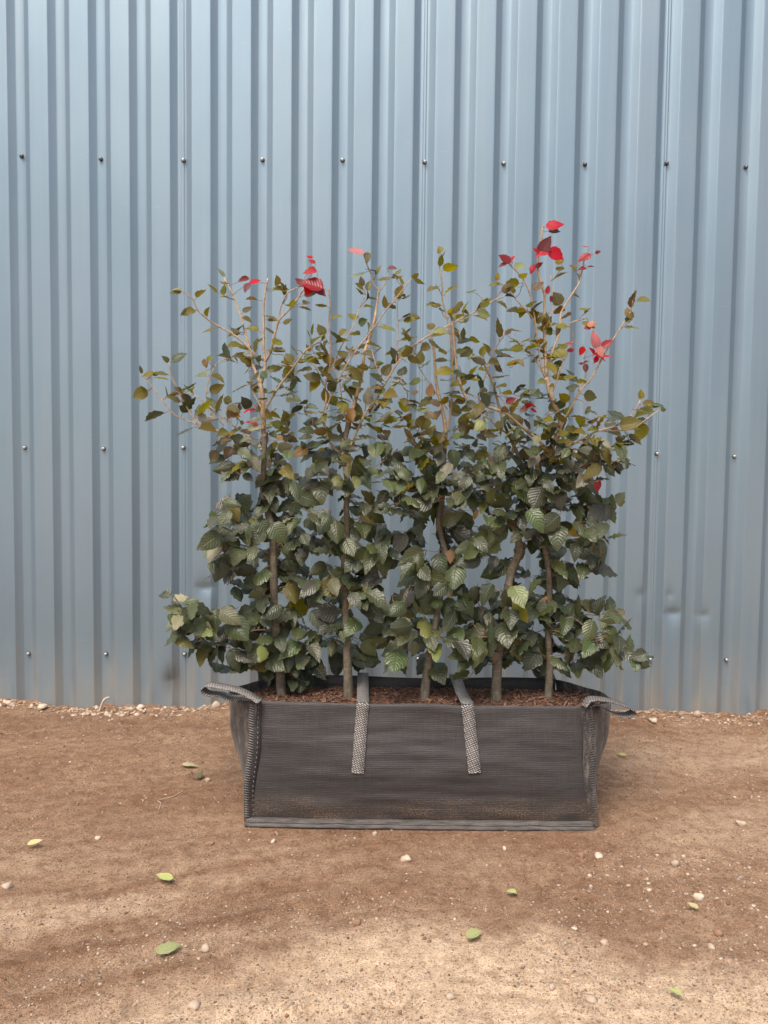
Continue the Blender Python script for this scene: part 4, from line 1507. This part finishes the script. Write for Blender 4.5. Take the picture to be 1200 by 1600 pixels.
STONES = [   # px, py, width px, flatness, material, label
    (634, 1347, 17, 0.55, 'stone_white', 'pale flat stone on the dirt a little in front of the bag middle'),
    (328, 1322, 13, 0.7, 'stone_brown', 'dark brown stone on the dirt left of the bag front corner'),
    (320, 1489, 15, 0.65, 'stone', 'greyish tan rounded stone just right of the largest green fallen leaf'),
    (303, 1577, 17, 0.65, 'stone', 'tan stone at the bottom edge of the photo on the left'),
    (427, 1317, 9, 0.8, 'stone_white', 'small round whitish stone just below the left half of the bag hem'),
    (586, 1306, 10, 0.7, 'stone', 'small tan stone close under the middle of the bag hem'),
    (788, 1330, 9, 0.8, 'stone_white', 'upright pale pebble below the right half of the bag'),
    (908, 1343, 12, 0.8, 'stone_brown', 'brown stone below the right bottom corner of the bag'),
    (935, 1343, 16, 0.35, 'stone_white', 'thin pale stone half sunk beside a brown stone at the bag right corner'),
    (1158, 1290, 13, 0.7, 'stone', 'tan stone alone on the dirt at the right edge of the photo'),
    (1123, 1455, 13, 0.8, 'stone_brown', 'dark round stone on the edge of the pale sand at right'),
    (1092, 1401, 15, 0.6, 'stone_white', 'largest pale stone in the gravel patch at the right'),
    (1055, 1355, 14, 0.7, 'stone', 'pinkish tan stone among white gravel at the right'),
    (1112, 1474, 13, 0.6, 'stone', 'tan stone on pale sand just below the dark round stone'),
    (945, 1474, 13, 0.6, 'stone', 'greyish tan stone alone in the middle of the right sandy area'),
    (846, 1521, 13, 0.65, 'stone', 'greyish tan stone on the pale sand right of the green fallen leaf'),
    (924, 1564, 18, 0.4, 'stone', 'flat greyish tan stone with a pale rim near the bottom edge'),
    (704, 1564, 14, 0.6, 'stone', 'rounded greyish tan stone near the bottom edge left of the middle'),
    (862, 1552, 11, 0.8, 'stone', 'upper one of two stones touching on the pale sand'),
    (558, 1450, 14, 0.6, 'stone_brown', 'greyish brown stone at the tip of the pale sand patch'),
    (325, 1218, 10, 0.7, 'stone', 'small tan stone next to the green leaf left of the bag'),
    (12, 1386, 16, 0.5, 'stone', 'tan stone at the left edge of the photo'),
    (153, 1313, 12, 0.5, 'stone_white', 'whitish stone on the brown dirt far left of the bag'),
    (343, 1103, 16, 0.8, 'stone', 'tan lump of stone at the wall foot under the left carrying loop'),
    (69, 1107, 18, 0.45, 'stone_white', 'biggest white stone at the wall foot at far left'),
    (222, 1108, 14, 0.6, 'stone_white', 'white stone in the litter heap at the wall foot'),
    (1021, 1130, 15, 0.5, 'stone_white', 'flat white stone on the dirt near the right carrying loop'),
    (1087, 1119, 13, 0.8, 'stone', 'angular tan stone against the wall foot at right'),
]
for k, (px, py, w, fl_, m, lab) in enumerate(STONES):
    g = on_ground(px, py)
    if g.y > WALL_Y - 0.06:
        g.y = WALL_Y - 0.06
    dist = (g - Vector((0, 0, CAM_H))).length
    r = w / 2 / F * dist * 0.97
    v, f = rock(300 + k, 2, fl_)
    me = mesh('stone', [q * r for q in v], f)
    o = link('stone', me, M[m])
    o.location = (g.x, g.y, gz(g.x, g.y) + r * fl_ * 0.35)
    o.rotation_euler = (0, 0, random.Random(k).uniform(0, 6))
    tag(o, lab, 'stone', 'single stones lying on the dirt')

FALLEN = [   # px, py, length px, heading deg, kind, label
    (262, 1497, 34, 25, 'fallen', 'largest yellow-green fallen leaf on the dirt at lower left'),
    (258, 1385, 26, 170, 'fallen', 'small narrow green fallen leaf above the largest one at left'),
    (740, 1470, 27, 30, 'fallen', 'green fallen leaf on the pale sand in the lower middle'),
    (799, 1399, 16, 165, 'fallen', 'small bright green fallen leaf on brown dirt below the bag'),
    (296, 1197, 22, 0, 'fallenyellow', 'pale yellow fallen leaf left of the bag'),
    (312, 1214, 20, 80, 'green', 'dark green fallen leaf left of the bag beside a yellow one'),
    (1055, 1561, 18, 150, 'fallen', 'green fallen leaf scrap at the lower right near the edge'),
    (1083, 1421, 15, 140, 'fallenyellow', 'yellow fallen leaf scrap in the gravel at right'),
    (971, 1186, 14, 150, 'fallen', 'tiny green fallen leaf on the dirt right of the bag'),
    (54, 1331, 19, 20, 'fallenyellow', 'dull yellow fallen leaf at far left'),
    (268, 1193, 10, 70, 'brown', 'tiny brown fallen leaf left of the yellow one'),
]
for k, (px, py, Lp, hd, kind, lab) in enumerate(FALLEN):
    g = on_ground(px, py)
    dist = (g - Vector((0, 0, CAM_H))).length
    L = Lp / F * dist * 1.1
    v, f, u = LG[8 + k % 8]
    me = mesh('fallen_leaf', v, f, u)
    me.materials.append(LEAF[kind])
    o = link('fallen_leaf', me)
    a = R(hd)
    d = Vector((math.cos(a), math.sin(a) * 1.3, 0.12))
    z = gz(g.x, g.y)
    n = Vector((0.1, -0.25, 1))
    base = Vector((g.x, g.y, z + 0.010 + 0.12 * L)) - d.normalized() * L * 0.5
    o.matrix_world = leaf_matrix(base, d, n, L, 0.75)
    tag(o, lab, 'leaf', 'fallen leaves on the dirt')

# a pale bent twig standing in the litter against the wall
g = at(155, 1104, WALL_Y - 0.07)
pth = [Vector(g), at(161, 1096, WALL_Y - 0.065), at(166, 1091, WALL_Y - 0.055), at(171, 1090, WALL_Y - 0.05)]
pth[0].z = gz(g.x, g.y) - 0.004
v, f = tube([p - pth[0] for p in smooth_line(pth, 4)], lambda s: 0.0055 - 0.001 * s, 7)
o = link('stick', mesh('stick', v, f), M['stone_white'])
o.location = pth[0]
tag(o, 'short pale bent stick leaning on the litter at the wall foot', 'stick')

# thin pale straw lying in a curl on the dirt
sp = [(248, 1268), (251, 1259), (246, 1254), (258, 1249), (272, 1246), (286, 1238)]
pth = [on_ground(*q) for q in sp]
for q in pth:
    q.z = gz(q.x, q.y) + 0.003
v, f = tube([p - pth[0] for p in smooth_line(pth, 4)], 0.0013, 5)
o = link('straw', mesh('straw', v, f), M['stone_white'])
o.location = pth[0]
tag(o, 'thin pale curled straw on the dirt left of the bag', 'straw')
